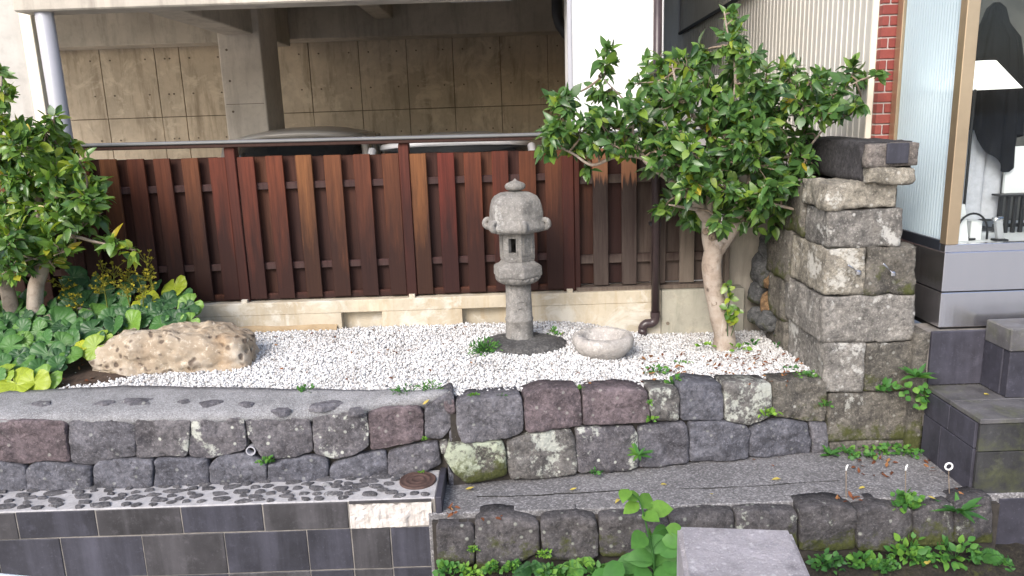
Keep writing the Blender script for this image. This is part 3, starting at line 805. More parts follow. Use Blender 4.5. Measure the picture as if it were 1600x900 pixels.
# bed of broken white mortar where one tile has come off
xa, xb = aty(548, 815, -1.6).x, aty(676, 815, -1.6).x
mb = MB(); nx, nz = 34, 12
for i in range(nx + 1):
    for j in range(nz + 1):
        x, z = lerp(xa, xb, i / nx), lerp(zb1 + 0.004, zt1 - 0.016, j / nz)
        q = Vector((x, 0, z)); d = fbm(q, 18, 4) * 0.010 + (0.010 if fbm(q + Vector((9, 0, 0)), 9, 2) > 0.05 else 0)
        mb.v.append((x, -1.6035 - max(0.0005, (d + 0.004) * 0.75), z))
for i in range(nx):
    for j in range(nz):
        a = i * (nz + 1) + j; mb.f.append((a, a + nz + 1, a + nz + 2, a + 1))
M_broken = concrete('broken_mortar', (0.60, 0.56, 0.53), (0.22, 0.18, 0.15), 0.75, scale=9, bmp=1.0)
tag(mb.build('mortar_patch', M_broken, kb, smooth=False), 'bare white mortar where a tile is missing')
MB().box(xa, xb, -1.6065, -1.602, zt1 - 0.014, zt1 + 0.002).build('edge_strip', M_tile, kb, bevel=0.002)
# end slab standing on edge
e0 = atz(697, 737, KZ)
MB().hexa([(-0.402, -1.615, -0.56), (-0.372, -1.615, -0.56), (-0.372, -1.29, -0.56), (-0.402, -1.29, -0.56)],
          [(-0.402, -1.615, KZ + 0.008), (-0.372, -1.615, KZ + 0.008), (-0.372, -1.29, KZ + 0.008), (-0.402, -1.29, KZ + 0.008)]).build('end_slab', M_step, kb, bevel=0.003)
# flat stones in the mortar top
random.seed(21)
def flat_stone(cx, cy, rx, ry, ang, z, mat, parent, n=9, sharp=0.35):
    b = MB(); ph = random.random() * 9
    ring = []
    for k in range(n):
        t = 2 * math.pi * (k + random.uniform(-.25, .25)) / n
        q = 1 + sharp * random.uniform(-1, 0.3)
        ring.append((q * rx * math.cos(t), q * ry * math.sin(t)))
    c, s_ = math.cos(ang), math.sin(ang)
    for sc_, h in ((1.0, -0.02), (1.0, 0.001), (0.90, 0.009), (0.5, 0.012)):
        for (x, y) in ring:
            X_, Y_ = x * sc_, y * sc_
            b.v.append((cx + X_ * c - Y_ * s_, cy + X_ * s_ + Y_ * c, z + h + 0.002 * mnoise.noise(Vector((X_ * 30, Y_ * 30, ph)))))
    for r_ in range(3):
        for k in range(n): b.f.append((r_ * n + k, r_ * n + (k + 1) % n, (r_ + 1) * n + (k + 1) % n, (r_ + 1) * n + k))
    b.f.append(tuple(3 * n + k for k in range(n)))
    return b.build('set_stone', mat, parent, smooth=False)
mh = atz(653, 752, KZ)
placed = []
for k in range(5200):
    xx = random.uniform(-3.6, -0.44); yb_ = lerp(-1.36, -1.32, sstep(-1.4, -0.4, xx)) - 0.012
    y = random.uniform(-1.590, yb_); big = random.uniform(0.45, 1.25)
    rx, ry = 0.052 * big, 0.026 * big ** 0.7
    if y - ry * 0.8 < -1.598 or y + ry * 0.6 > yb_ + 0.02: continue
    if math.hypot(xx - mh.x, y - mh.y) < 0.092 + rx * 0.9: continue
    if any(((xx - a) / (rx + c + 0.004)) ** 2 + ((y - b) / (ry + d + 0.004)) ** 2 < 0.86 for a, b, c, d in placed): continue
    placed.append((xx, y, rx, ry))
    flat_stone(xx, y, rx, ry, random.uniform(-0.25, 0.35), KZ, M_kstone, kb, n=8 if xx < -1 else 11, sharp=0.45 if xx < -1 else 0.18)
print('set stones', len(placed))
for (p, rx) in FLATS:
    t = (p.y + 1.375) / max(0.05, wallback(p.x) + 1.395)
    zf = float(np.interp(p.x, [-4.6, -2.6, -1.5, -1.05, -0.75, -0.45, -0.34], [0.03, 0.03, 0.012, -0.006, 0.012, 0.05, 0.06])) - 0.008
    flat_stone(p.x, p.y, rx * 5.5 / 1200, rx * 3.0 / 1200, random.uniform(-.2, .2), lerp(zf, gz(p.x, wallback(p.x)) + 0.022, t) + 0.008, M_stone, wl, 11, 0.45).name = 'stone'
cover = MB().lathe([(0.092, -0.01), (0.092, 0.010), (0.088, 0.012), (0.084, 0.009), (0.066, 0.009), (0.063, 0.012), (0.058, 0.012), (0.055, 0.009), (0.036, 0.009), (0.033, 0.012), (0.028, 0.012), (0.025, 0.009), (0.004, 0.010)], (mh.x, mh.y, KZ), 40).build('manhole_cover', M_iron, smooth=True)
tag(cover, 'small round rusty brown cover set in the end of the tiled kerb', 'cover')
# drain pipe in the left wall
pp = aty(393, 703, -1.37)
b = MB(); ri, ro = 0.019, 0.0245; n = 24
b.lathe([(ri, 0.22), (ri, -0.008), (ro, -0.008), (ro, 0.22)], (0, 0, 0), n, cap=False)
b.v = [(pp.x + x, pp.y - 0.006 + z, pp.z + y) for x, y, z in b.v]
tag(b.build('drain_pipe', M_lightpipe, smooth=False), 'white plastic drain pipe end poking from the stone wall joint', 'pipe')

# ------------------------------------------------------------------ fence base wall
bw = empty('fence_base', (-0.5, 0, 0), 'low cream concrete base wall under the wooden fence, with two drain slots', 'wall')
BY0, BY1 = -0.06, 0.14
BT = 0.258
o1a, o1b = aty(533, 490, BY0).x, aty(597, 490, BY0).x
o2a, o2b = aty(722, 490, BY0).x, aty(791, 490, BY0).x
OT = aty(560, 488, BY0).z; 
xr = aty(1033, 480, BY0).x; xe = aty(1163, 480, BY0).x
xm = aty(900, 480, BY0).x
prof = [(-4.6, BY0), (o1a, BY0), (o1a, BY0 + 0.07), (o1b, BY0 + 0.07), (o1b, BY0), (o2a, BY0), (o2a, BY0 + 0.07), (o2b, BY0 + 0.07), (o2b, BY0), (xr - 0.002, BY0), (xr - 0.002, BY1), (-4.6, BY1)]
MB().prism(prof, -0.25, OT).build('wall_lower', M_base, bw)
MB().box(-4.6, xr - 0.002, BY0, BY1, OT, BT).build('wall_upper', M_base, bw, bevel=0.004)
MB().box(xr + 0.002, xe, BY0 - 0.004, BY1 + 0.05, -0.3, BT - 0.004).build('wall_end', M_base_g, bw, bevel=0.005)
fb = MB(); nn_ = 40
fx0, fx1 = -4.6, o1a - 0.03
for i in range(nn_ + 1):
    x = lerp(fx0, fx1, i / nn_); q = Vector((x, 0, 0))
    zz = 0.105 + 0.012 * fbm(q, 5)
    fb.v += [(x, BY0 - 0.045 + .006 * mnoise.noise(q * 8), 0.0), (x, BY0 - 0.035, zz - 0.02), (x, BY0 + 0.01, zz), (x, BY0 + 0.01, 0.0)]
for i in range(nn_):
    for j in range(4): a, b2 = i * 4 + j, i * 4 + (j + 1) % 4; fb.f.append((a, a + 4, b2 + 4, b2))
fb.f.append((0, 1, 2, 3)); fb.f.append((nn_ * 4 + 3, nn_ * 4 + 2, nn_ * 4 + 1, nn_ * 4))
fb.build('footing', M_foot, bw, smooth=False)
wp_ = aty(962, 521, BY0)
MB().tube([(aty(1043, 521, BY0).x, BY0 - 0.008, 0.03), (aty(1043, 521, BY0).x, BY0 + 0.06, 0.03)], 0.012, 12).build('weep_hole', M_hole, bw)

# ------------------------------------------------------------------ fence
fe = empty('wooden_fence', (-0.6, 0.03, BT), 'dark reddish brown board fence with overlapping slats along the gravel garden', 'fence')
ztop = lambda x: 1.190 - 0.012 * x
zbot = 0.272
posts = [aty(px, 350, 0).x for px in (118, 372, 638, 888)]
posts = [posts[0] - 2.13, posts[0] - 1.065] + posts
for k, x in enumerate(posts):
    wd = 0.066 if k < 5 else 0.075
    MB().box(x - wd / 2, x + wd / 2, -0.022, 0.06, BT + 0.004, 1.300 - 0.009 * x - 0.044).build('post', M_wood_post, fe, bevel=0.004)
    MB().box(x - 0.02, x + 0.02, -0.045, -0.005, BT - 0.002, BT + 0.022).build('post_foot', M_base, fe, bevel=0.002)
def slat(x0, x1, y0, y1, z0, z1, mat, nm='slat'):
    j = random.uniform(-0.004, 0.004); d = random.uniform(-.003, .003)
    b = MB().hexa([(x0, y0, z0), (x1, y0, z0), (x1, y1, z0), (x0, y1, z0)], [(x0 + j, y0 + d, z1), (x1 + j, y0 + d, z1), (x1 + j, y1 + d, z1), (x0 + j, y1 + d, z1)])
    return b.build(nm, mat, fe, bevel=0.003)
random.seed(5)
PW = 0.107
for k in range(len(posts) - 1):
    a, b_ = posts[k] + 0.036, posts[k + 1] - 0.036
    n = 6; pitch = (b_ - a - PW) / (n - 1)
    for i in range(n):
        x = a + i * pitch
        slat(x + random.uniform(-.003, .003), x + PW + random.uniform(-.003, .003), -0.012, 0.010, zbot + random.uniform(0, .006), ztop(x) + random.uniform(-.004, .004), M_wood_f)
        if i < n - 1:
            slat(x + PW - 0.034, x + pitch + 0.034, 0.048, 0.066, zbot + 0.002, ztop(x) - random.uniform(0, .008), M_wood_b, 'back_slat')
    for (yy) in (286, 411):
        z = aty(560, yy, 0.01).z - 0.004 * 0
        MB().box(posts[k] + 0.034, posts[k + 1] - 0.034, 0.0115, 0.0465, z - 0.024, z + 0.022).build('rail', M_wood_r, fe, bevel=0.004)
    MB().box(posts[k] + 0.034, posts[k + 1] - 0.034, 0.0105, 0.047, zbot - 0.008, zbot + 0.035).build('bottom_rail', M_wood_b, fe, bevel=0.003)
# top rail: board with a metal cap
xl, xrr = posts[0], aty(1136, 215, 0).x
zr0, zr1 = 1.331 + 0.0, 1.331
def railbox(y0, y1, dz0, dz1, nm, mat, bev):
    zl, zr = 1.300 - 0.009 * xl, 1.300 - 0.009 * xrr
    b = MB().hexa([(xl, y0, zl + dz0), (xrr, y0, zr + dz0), (xrr, y1, zr + dz0), (xl, y1, zl + dz0)], [(xl, y0, zl + dz1), (xrr, y0, zr + dz1), (xrr, y1, zr + dz1), (xl, y1, zl + dz1)])
    return b.build(nm, mat, fe, bevel=bev)
railbox(-0.045, 0.085, -0.043, -0.020, 'top_rail', M_railwood, 0.004)
railbox(-0.055, 0.095, -0.019, 0.002, 'rail_cap', M_railcap, 0.006)
# weathered right section
xs = posts[-1] + 0.04
xe2 = aty(1128, 350, 0).x
fr = [aty(px, 400, 0).x for px in (939, 983, 1028, 1073, 1112)]
for k, x in enumerate(fr):
    mt = (M_wood_bare, M_wood_bare, M_wood_w, M_wood_w2, M_wood_w2)[k]
    slat(x - 0.049, x + 0.049, -0.012, 0.010, zbot + 0.02, 1.19, mt)
edges = [xs] + fr + [xe2 + 0.02]
for a, b_ in zip(edges, edges[1:]):
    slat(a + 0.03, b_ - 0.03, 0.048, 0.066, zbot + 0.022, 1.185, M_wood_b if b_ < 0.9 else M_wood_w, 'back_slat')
for yy in (279, 404):
    z = aty(960, yy, 0.01).z
    MB().box(xs, xe2 + 0.03, 0.0115, 0.0465, z - 0.03, z + 0.028).build('rail', M_wood_w, fe, bevel=0.004)
MB().box(posts[-1] + 0.045, xe2 + 0.03, -0.03, 0.07, BT - 0.002, BT + 0.026).build('sill', M_wood_w2, fe, bevel=0.004)
MB().box(posts[-1] + 0.040, posts[-1] + 0.075, -0.012, 0.03, BT + 0.004, 1.25).build('jamb', M_wood_post, fe, bevel=0.003)
xq = aty(1137, 330, 0).x
MB().box(xq - 0.014, xq + 0.014, -0.03, 0.03, BT, 1.27).build('end_post', M_wood_w2, fe, bevel=0.003)

# ------------------------------------------------------------------ brown downpipe in front of the fence
dp = aty(1024, 480, -0.10)
dpt = aty(1026, 5, -0.10)
ex = aty(1004, 520, -0.10)
pt_ = [(dp.x, -0.10, 2.6), (dp.x, -0.10, aty(1024, 492, -0.1).z + 0.02)]
pipe = empty('downpipe', (dp.x, -0.1, 0), 'dark brown plastic downpipe standing before the fence, elbowed at its foot', 'pipe')
MB().tube(pt_, 0.0275, 16).build('riser', M_brownpipe, pipe, smooth=True)
ze = aty(1024, 497, -0.1).z
el = [(dp.x, -0.10, ze + 0.03)]
for k in range(7):
    t = k / 6 * math.pi / 2; el.append((dp.x - 0.035 * (1 - math.cos(t)), -0.10, ze + 0.0 - 0.035 * math.sin(t)))
for k in range(7):
    t = k / 6 * math.pi / 2; el.append((ex.x + 0.035 - 0.035 * math.sin(t) , -0.10, ze - 0.035 - 0.035 * (1 - math.cos(t))))
MB().tube(el, 0.030, 16).build('elbow', M_brownpipe, pipe, smooth=True)
for zc, xc in ((ze + 0.02, dp.x),): MB().tube([(xc, -0.10, zc - 0.012), (xc, -0.10, zc + 0.022)], 0.0335, 16).build('collar', M_brownpipe, pipe)
MB().tube([(ex.x, -0.10, ze - 0.065), (ex.x, -0.10, ze - 0.115)], 0.030, 16).build('lower_pipe', M_brownpipe, pipe, smooth=True)
MB().tube([(ex.x, -0.10, ze - 0.112), (ex.x, -0.10, -0.06)], 0.0265, 16).build('spigot', M_greypipe, pipe, smooth=True)
for z in (1.33, 0.7): MB().box(dp.x - 0.034, dp.x + 0.034, -0.10, -0.02, z - 0.01, z + 0.01).build('bracket', M_blackpipe, pipe)

# ================================================================== GARAGE BUILDING
gr = empty('parking_garage', (-2.0, 2.5, -0.3), 'open concrete parking bay behind the fence with stained panel walls and beams', 'building')
FZ = -0.28
MB().box(-7.0, 1.1, 0.16, 5.0, FZ - 0.1, FZ).build('floor', M_floor, gr)
bwall = MB().box(-7.0, 1.1, 4.83, 5.05, FZ, 3.1).build('back_wall', M_hole, gr)
jx = [-6.9, -6.2, -5.6, -4.94, -4.27, -3.97, -3.38, -2.96, -2.39, -1.78, -1.196, -0.63, -0.05, 0.53, 1.1]
jz = [FZ, 0.65, 1.545, 2.9]
random.seed(3)
for i in range(len(jx) - 1):
    for j in range(3):
        e = 0.004
        MB().box(jx[i] + e, jx[i + 1] - e, 4.80 + random.uniform(-.004, .004), 4.829, jz[j] + e, jz[j + 1] - e).build('wall_panel', M_conc_in, bwall, bevel=0.003)
th = MB()
for i in range(len(jx) - 1):
    for z in (0.35, 0.95, 1.28, 1.82, 2.24):
        for x in ((jx[i] + 0.12), (jx[i + 1] - 0.12)):
            th.tube([(x, 4.792, z), (x, 4.81, z)], 0.010, 8)
tag(th.build('tie_holes', M_hole, bwall), kind='stuff')
MB().box(-7.0, 1.1, 4.38, 4.79, 2.37, 3.0).build('rear_beam', M_conc_beam, gr, bevel=0.01)
c0, c1 = aty(346, 120, 3.0).x, aty(412, 120, 3.0).x
colm = MB().box(c0, c1, 3.0, 3.6, FZ, 2.9).build('column', M_conc_col, gr, bevel=0.01)
MB().box(c0 + 0.02, c1 - 0.02, 2.997, 2.999, 1.62, 1.625).build('pour_joint', M_hole, colm)
for z in (1.55, 1.85, 2.15):
    MB().tube([(c0 + 0.08, 2.996, z), (c0 + 0.08, 3.01, z)], 0.012, 8).build('tie_hole', M_hole, colm)
zb_ = aty(393, 53, 3.0).z
MB().box(aty(348, 53, 3.0).x, aty(395, 53, 3.0).x, 0.55, 4.37, zb_, 3.0).build('cross_beam', M_conc_beam, gr, bevel=0.01)
x2a = aty(572, 18, 3.8).x; x2b = aty(603, 18, 3.8).x; z2 = aty(590, 19, 3.8).z
MB().box(x2a, x2b, 0.55, 4.37, z2, 3.0).build('cross_beam', M_conc_beam, gr, bevel=0.01)
zf_ = aty(400, 7, 0.35).z
MB().box(-3.2, 0.43, 0.32, 0.54, zf_, 3.2).build('front_beam', M_conc_beam, gr, bevel=0.01)
MB().box(-7.0, 1.1, 0.3, 5.05, 3.0, 3.2).build('ceiling', M_conc_beam, gr)
MB().box(-7.0, 1.1, 0.25, 5.05, 3.205, 8.0).build('upper_storeys', M_conc_out, gr)
MB().box(0.87, 1.06, 1.0, 5.05, FZ, 3.0).build('side_wall', M_conc_in, gr)
px0, px1 = aty(890, 100, 0.3).x, aty(1037, 100, 0.3).x
whp = MB().box(px0, px1, 0.3, 0.7, FZ, 3.0).build('white_pillar', M_white, gr, bevel=0.008)
MB().box(px0 - 0.012, px0 + 0.012, 0.28, 0.299, FZ, 3.0).build('corner_trim', M_lightpipe, whp)
MB().box(-3.95, -3.33, 0.6, 0.85, FZ, 3.0).build('end_pier', M_conc_out, gr, bevel=0.01)
MB().box(-3.328, -3.245, 0.58, 0.66, FZ, 3.0).build('trim_strip', M_cream, gr, bevel=0.004)
MB().box(-3.328, -3.235, 0.67, 0.85, FZ, 3.0).build('return_wall', M_conc_beam, gr)
pa, pb = aty(66, 2, 0.4), aty(80, 175, 0.4)
tag(MB().tube([(pa.x - 0.005, 0.4, 3.0), (pa.x + 0.01, 0.4, FZ)], 0.057, 20).build('drain_stack', M_lightpipe, smooth=True), 'fat pale grey vertical pipe beside the left concrete pier', 'pipe')
# thin light fixture under the beam
q0, q1 = aty(703, 3, 1.2), aty(800, 1, 1.2)
tag(MB().box(q0.x, q1.x, 1.15, 1.25, q0.z, q0.z + 0.06).build('ceiling_light', M_lightpipe, bevel=0.006), 'slim pale light fitting under the garage ceiling, unlit', 'light')
q = [aty(875, -8, 2.2), aty(871, 34, 2.2), aty(900, 74, 2.2)]
q[0].z += 0.6; q[0].x = q[1].x
tag(MB().tube([q[0], q[1] + Vector((0, 0, 0.05)), q[1] + Vector((0.02, 0, -0.02)), q[2], q[2] + Vector((0.1, 0.0, -0.18))], 0.05, 14).build('black_pipe', M_blackpipe, smooth=True), 'black pipe bending toward the white pillar inside the garage', 'pipe')

# ------------------------------------------------------------------ cars behind the fence
def car(name, label, cx, y0, floor, H, W, L, paint, rot=0.0):
    root = empty(name, (cx, y0 + L / 2, floor), label, 'car', 'cars parked in the garage')
    c_, s_ = math.cos(rot), math.sin(rot)
    def T(p):
        x, y, z = p; y -= L / 2
        return (cx + x * c_ - y * s_, y0 + L / 2 + x * s_ + y * c_, floor + z)
    def ringpts(y0_, y1_, hw, z, k=4.0, n=48, crown=0.0):
        out = []
        for i in range(n):
            t = 2 * math.pi * i / n
            a, b = math.cos(t), math.sin(t)
            ax = math.copysign(abs(a) ** (2 / k), a); by = math.copysign(abs(b) ** (2 / k), b)
            out.append((hw * ax, (y0_ + y1_) / 2 + (y1_ - y0_) / 2 * by, z - crown * ax * ax))
        return out
    def loft(rings, name_, mat, capb=True, capt=True):
        n = len(rings[0]); b = MB()
        for r_ in rings: b.v += [T(p) for p in r_]
        for j in range(len(rings) - 1):
            for k in range(n): b.f.append((j * n + k, j * n + (k + 1) % n, (j + 1) * n + (k + 1) % n, (j + 1) * n + k))
        if capb: b.f.append(tuple(range(n - 1, -1, -1)))
        if capt: b.f.append(tuple(range((len(rings) - 1) * n, len(rings) * n)))
        return b.build(name_, mat, root, smooth=True)
    hw = W / 2
    belt = H * 0.62
    loft([ringpts(0.10, L - 0.1, hw - 0.08, 0.20), ringpts(0.0, L, hw, 0.34), ringpts(0.0, L, hw, 0.60), ringpts(0.10, L - 0.06, hw - 0.02, 0.80), ringpts(0.35, L - 0.12, hw - 0.05, belt - 0.02), ringpts(0.62, L - 0.16, hw - 0.09, belt + 0.01)], 'body', paint)
    g = loft([ringpts(0.75, L - 0.18, hw - 0.10, belt), ringpts(1.12, L - 0.32, hw - 0.17, H - 0.16), ringpts(1.22, L - 0.38, hw - 0.20, H - 0.07)], 'window_glass', M_carglass)
    loft([ringpts(1.13, L - 0.33, hw - 0.155, H - 0.075, 3.4, crown=0.055), ringpts(1.14, L - 0.35, hw - 0.165, H - 0.035, 3.2, crown=0.055), ringpts(1.22, L - 0.42, hw - 0.24, H - 0.022, 3.0, crown=0.045), ringpts(1.5, L - 0.6, hw - 0.42, H - 0.008, 2.6, crown=0.018), ringpts(1.9, L - 1.0, hw - 0.62, H, 2.4, crown=0.0)], 'roof', paint)
    for sx in (-1, 1):                                     # roof pillars
        for (ya, yb2) in ((0.80, 1.20), (L / 2 + 0.25, L / 2 + 0.22), (L - 0.26, L - 0.42)):
            MB().tube([T((sx * (hw - 0.13), ya + (0.03 if ya < 1 else 0), belt)), T((sx * (hw - 0.185), yb2 + 0.02, H - 0.11))], 0.035, 8).build('pillar', paint, root, smooth=True)
        MB().lathe([(0.08, -0.01), (0.09, 0.02), (0.02, 0.04)], (0, 0, 0), 16).build('headlight', M_metal, root).location = Vector(T((sx * (hw - 0.28), 0.06, 0.66))) - root.location
        for yy in (0.72, L - 0.72):
            wh = MB().lathe([(0.20, -0.10), (0.29, -0.09), (0.30, -0.05), (0.30, 0.05), (0.29, 0.09), (0.20, 0.10)], (0, 0, 0), 28)
            p = T((sx * (hw - 0.10), yy, 0.30))
            wh.v = [(p[0] + z, p[1] + x, p[2] + y) for x, y, z in wh.v]
            wo = wh.build('wheel', M_rubber, root, smooth=True)
            rm = MB().lathe([(0.03, -0.085), (0.19, -0.075), (0.195, 0.075), (0.03, 0.085)], (0, 0, 0), 20)
            rm.v = [(p[0] + z * 1.05, p[1] + x, p[2] + y) for x, y, z in rm.v]
            rm.build('rim', M_metal, wo)
    # mirror post on the windscreen
    MB().box(-0.01, 0.01, 0, 0.02, 0, 0.06)
    p = T((0.0, 1.13, H - 0.20)); MB().box(p[0] - 0.09, p[0] + 0.09, p[1], p[1] + 0.02, p[2] - 0.03, p[2] + 0.03).build('mirror', M_dkmetal, root, bevel=0.006)
    return root
car('parked_car', 'white car nose-in behind the middle of the fence, only its curved roof showing', -0.47, 0.40, FZ, 1.560, 1.72, 3.6, M_carwhite)
car('parked_car', 'silver grey car behind the fence, next to the concrete column', -1.98, 0.95, FZ, 1.655, 1.60, 3.5, M_carsilver, 0.10)

# ------------------------------------------------------------------ alley at the right of the garage
WX = 2.165
cw = MB(); y = -0.33; pitch = 0.082; prof_c = []
while y < 6.2:
    prof_c += [(WX, y), (WX, y + 0.050), (WX - 0.006, y + 0.054), (WX - 0.006, y + 0.078)]
    y += pitch
for (x, yy) in prof_c: cw.v += [(x, yy, -0.1), (x, yy, 4.2)]
for i in range(len(prof_c) - 1): cw.f.append((2 * i, 2 * i + 1, 2 * i + 3, 2 * i + 2))
n0 = len(cw.v)
cwo = empty('corrugated_wall', (WX, 2.5, -0.1), 'tall cream corrugated sheet wall receding behind the camellia crown', 'wall')
cw.build('sheet', M_corr, cwo)
MB().box(WX + 0.004, WX + 0.08, -0.33, 6.2, -0.1, 4.2).build('frame_wall', M_conc_beam, cwo)
MB().box(WX - 0.03, WX + 0.003, -0.345, -0.335, -0.1, 4.2).build('edge_trim', M_cream, cwo)
h0, h1 = 0.0, 0.0
def atx(px, py, X):
    d = ray(px, py); return CAM + d * ((X - CAM.x) / d.x)
a_, b_ = atx(1062, 52, WX - 0.03), atx(1150, 0, WX - 0.03)
MB().tube([a_, b_ + (b_ - a_) * 0.4], 0.02, 8).build('conduit', M_dkmetal, cwo)
MB().tube([a_, a_ + Vector((0, 0, 1.2))], 0.016, 8).build('conduit', M_lightpipe, cwo)
MB().box(1.1, 2.16, 1.6, 6.2, 3.2, 3.35).build('unseen_canopy', M_conc_beam, cwo)  # unseen roof slab over the alley, added to darken the far sheet wall
MB().box(1.07, WX, 6.1, 6.2, -0.3, 3.19).build('end_wall', M_gap, cwo)
tag(MB().box(1.20, 2.12, 2.3, 2.45, -0.3, 1.72).build('white_wall', M_white, bevel=0.01), 'plain white low wall glimpsed through the camellia leaves', 'wall')
structure(MB().box(1.06, 2.16, 0.2, 6.1, -0.32, -0.22).build('alley_ground', M_street))
tag(rough_block(1.47, 2.05, 0.05, 0.30, -0.3, 1.05, 0.006, 0.05, 0.012, 9).build('side_retaining_wall', M_conc_beam, smooth=True), 'shadowed grey concrete wall between the fence end and the stone pier', 'wall')

# brick column
bc = empty('brick_column', (2.21, -0.4, 0), 'narrow red brick column with pale mortar beside the fluted glass', 'column')
MB().box(2.172, 2.60, -0.388, -0.12, 0.3, 4.2).build('mortar', M_bmortar, bc)
bw_, bh, jt = 0.105, 0.052, 0.009
z = 0.32; row = 0; random.seed(11)
while z < 2.9:
    x = 2.168 - (0.062 if row % 2 else 0.0); first = True
    cuts = ([2.168, 2.215, 2.32] if row % 2 else [2.168, 2.285, 2.39])
    for a, b_ in zip(cuts, cuts[1:]):
        MB().box(a, b_ - jt, -0.398 + random.uniform(-.001, .001), -0.35, z, z + bh).build('brick', M_brick, bc, bevel=0.003)
    z += bh + jt; row += 1

# ------------------------------------------------------------------ shop window
SY = -1.10; SX = 2.245
sh = empty('shop_front', (SX + 0.6, SY + 0.3, 0.24), 'shop display window with steel plinth, bronze frame and pale fluted glass side', 'shop')
zb0 = 0.245; zs1 = 0.435; zs2 = 0.645
MB().box(SX, 4.4, SY, 1.0, zb0, zs1 - 0.004).build('plinth_panel', M_steel, sh, bevel=0.003)
MB().box(SX, 4.4, SY, 1.0, zs1 + 0.004, zs2).build('plinth_panel', M_steel, sh, bevel=0.003)
MB().box(SX + 0.012, 4.38, SY + 0.012, 0.98, zs1 - 0.01, zs1 + 0.01).build('plinth_joint', M_dkmetal, sh)
MB().box(SX + 0.02, 4.4, SY + 0.02, 1.0, zb0 - 0.03, zb0 - 0.001).build('shadow_gap', M_dkmetal, sh)
MB().box(SX + 0.004, 4.4, SY + 0.01, SY + 0.06, zs2 + 0.001, zs2 + 0.04).build('sill_frame', M_steel, sh, bevel=0.002)
MB().box(SX + 0.004, SX + 0.05, SY + 0.061, -0.42, zs2 + 0.001, zs2 + 0.055).build('side_sill', M_steel_d, sh, bevel=0.002)
MB().box(SX - 0.002, SX + 0.062, SY - 0.004, SY + 0.058, zs2 + 0.042, 4.2).build('corner_post', M_brass, sh, bevel=0.003)
MB().box(SX + 0.002, SX + 0.05, -0.47, -0.405, zs2 + 0.056, 4.2).build('side_post', M_brass, sh, bevel=0.003)
fl = MB(); ya, yb2 = SY + 0.059, -0.471; nfl = 22; seg = 6
pf = []
for i in range(nfl * seg + 1):
    yy = lerp(ya, yb2, i / (nfl * seg)); ph = (i % seg) / seg
    pf.append((SX + 0.022 - 0.007 * abs(math.sin(math.pi * i / seg)), yy))
for (x, yy) in pf: fl.v += [(x, yy, zs2 + 0.056), (x, yy, 4.2)]
for i in range(len(pf) - 1): fl.f.append((2 * i, 2 * i + 1, 2 * i + 3, 2 * i + 2))
tag(fl.build('fluted_glass', M_fluted, sh, smooth=True), 'pale blue fluted glass side panel')
MB().box(SX + 0.062, 4.4, SY + 0.028, SY + 0.036, zs2 + 0.041, 4.2).build('front_glass', M_glass, sh)
MB().box(SX + 0.05, 4.4, SY + 0.061, -0.2, zs2 + 0.001, zs2 + 0.02).build('display_floor', M_shopwhite, sh)
MB().box(SX + 0.06, 4.4, -0.2, -0.1, zs2, 4.2).build('display_back', M_shopback, sh)
MB().box(SX, 4.4, SY, -0.1, 4.2, 4.3).build('soffit', M_steel_d, sh)
DF = zs2 + 0.021
# display objects
ly = -0.80
lt, lb = aty(1527, 96, ly), aty(1530, 140, ly)
lampx = aty(1518, 200, ly).x
lamp = empty('table_lamp', (lampx, ly, DF), 'slim lamp with wide white conical shade in the shop window', 'lamp')
MB().lathe([(0.205, lb.z), (0.20, lb.z + 0.004), (0.075, lt.z), (0.070, lt.z), (0.195, lb.z + 0.002)], (lampx + 0.01, ly, 0), 40, cap=False).build('lamp_shade', M_shade, lamp, smooth=True)
MB().tube([(lampx, ly, DF), (lampx, ly, lt.z)], 0.007, 10).build('lamp_pole', M_dkmetal, lamp)
MB().lathe([(0.08, 0), (0.08, 0.012), (0.01, 0.018)], (lampx, ly, DF), 24).build('lamp_base', M_dkmetal, lamp)
my = -0.52
mc = aty(1552, 60, my)
frm = empty('dress_form', (mc.x, my, DF), 'display stand draped with a black shawl over pale grey trousers', 'mannequin')
ap, s1_, s2_, ht = aty(1550, 4, my), aty(1550, 60, my), aty(1550, 140, my), aty(1550, 235, my)
shw = MB(); n = 72
zs_ = [ap.z, ap.z - 0.03, s1_.z + 0.08, s1_.z, s1_.z - 0.12, s2_.z, s2_.z - 0.15, ht.z]
rs_ = [0.02, 0.06, 0.09, 0.17, 0.20, 0.22, 0.23, 0.24]
for j, (zz, rr) in enumerate(zip(zs_, rs_)):
    for k in range(n):
        t = 2 * math.pi * k / n; amp = 0.02 * j / 7 + 0.003
        q = rr * (1 + 0) + amp * math.sin(11 * t + 0.6 * math.sin(3 * t)) + amp * 0.6 * math.sin(17 * t + 1)
        hem = 0 if j < 6 else (0.10 * math.sin(3 * t + 2.4) + 0.03 * math.sin(7 * t)) * (j - 5) / 2
        shw.v.append((mc.x + 0.75 * q * math.cos(t) * 1.0, my + 0.6 * q * math.sin(t), zz + hem))
for j in range(7):
    for k in range(n): shw.f.append((j * n + k, j * n + (k + 1) % n, (j + 1) * n + (k + 1) % n, (j + 1) * n + k))
shw.f.append(tuple(range(n)))
shw.build('shawl', M_black_cloth, frm, smooth=True)
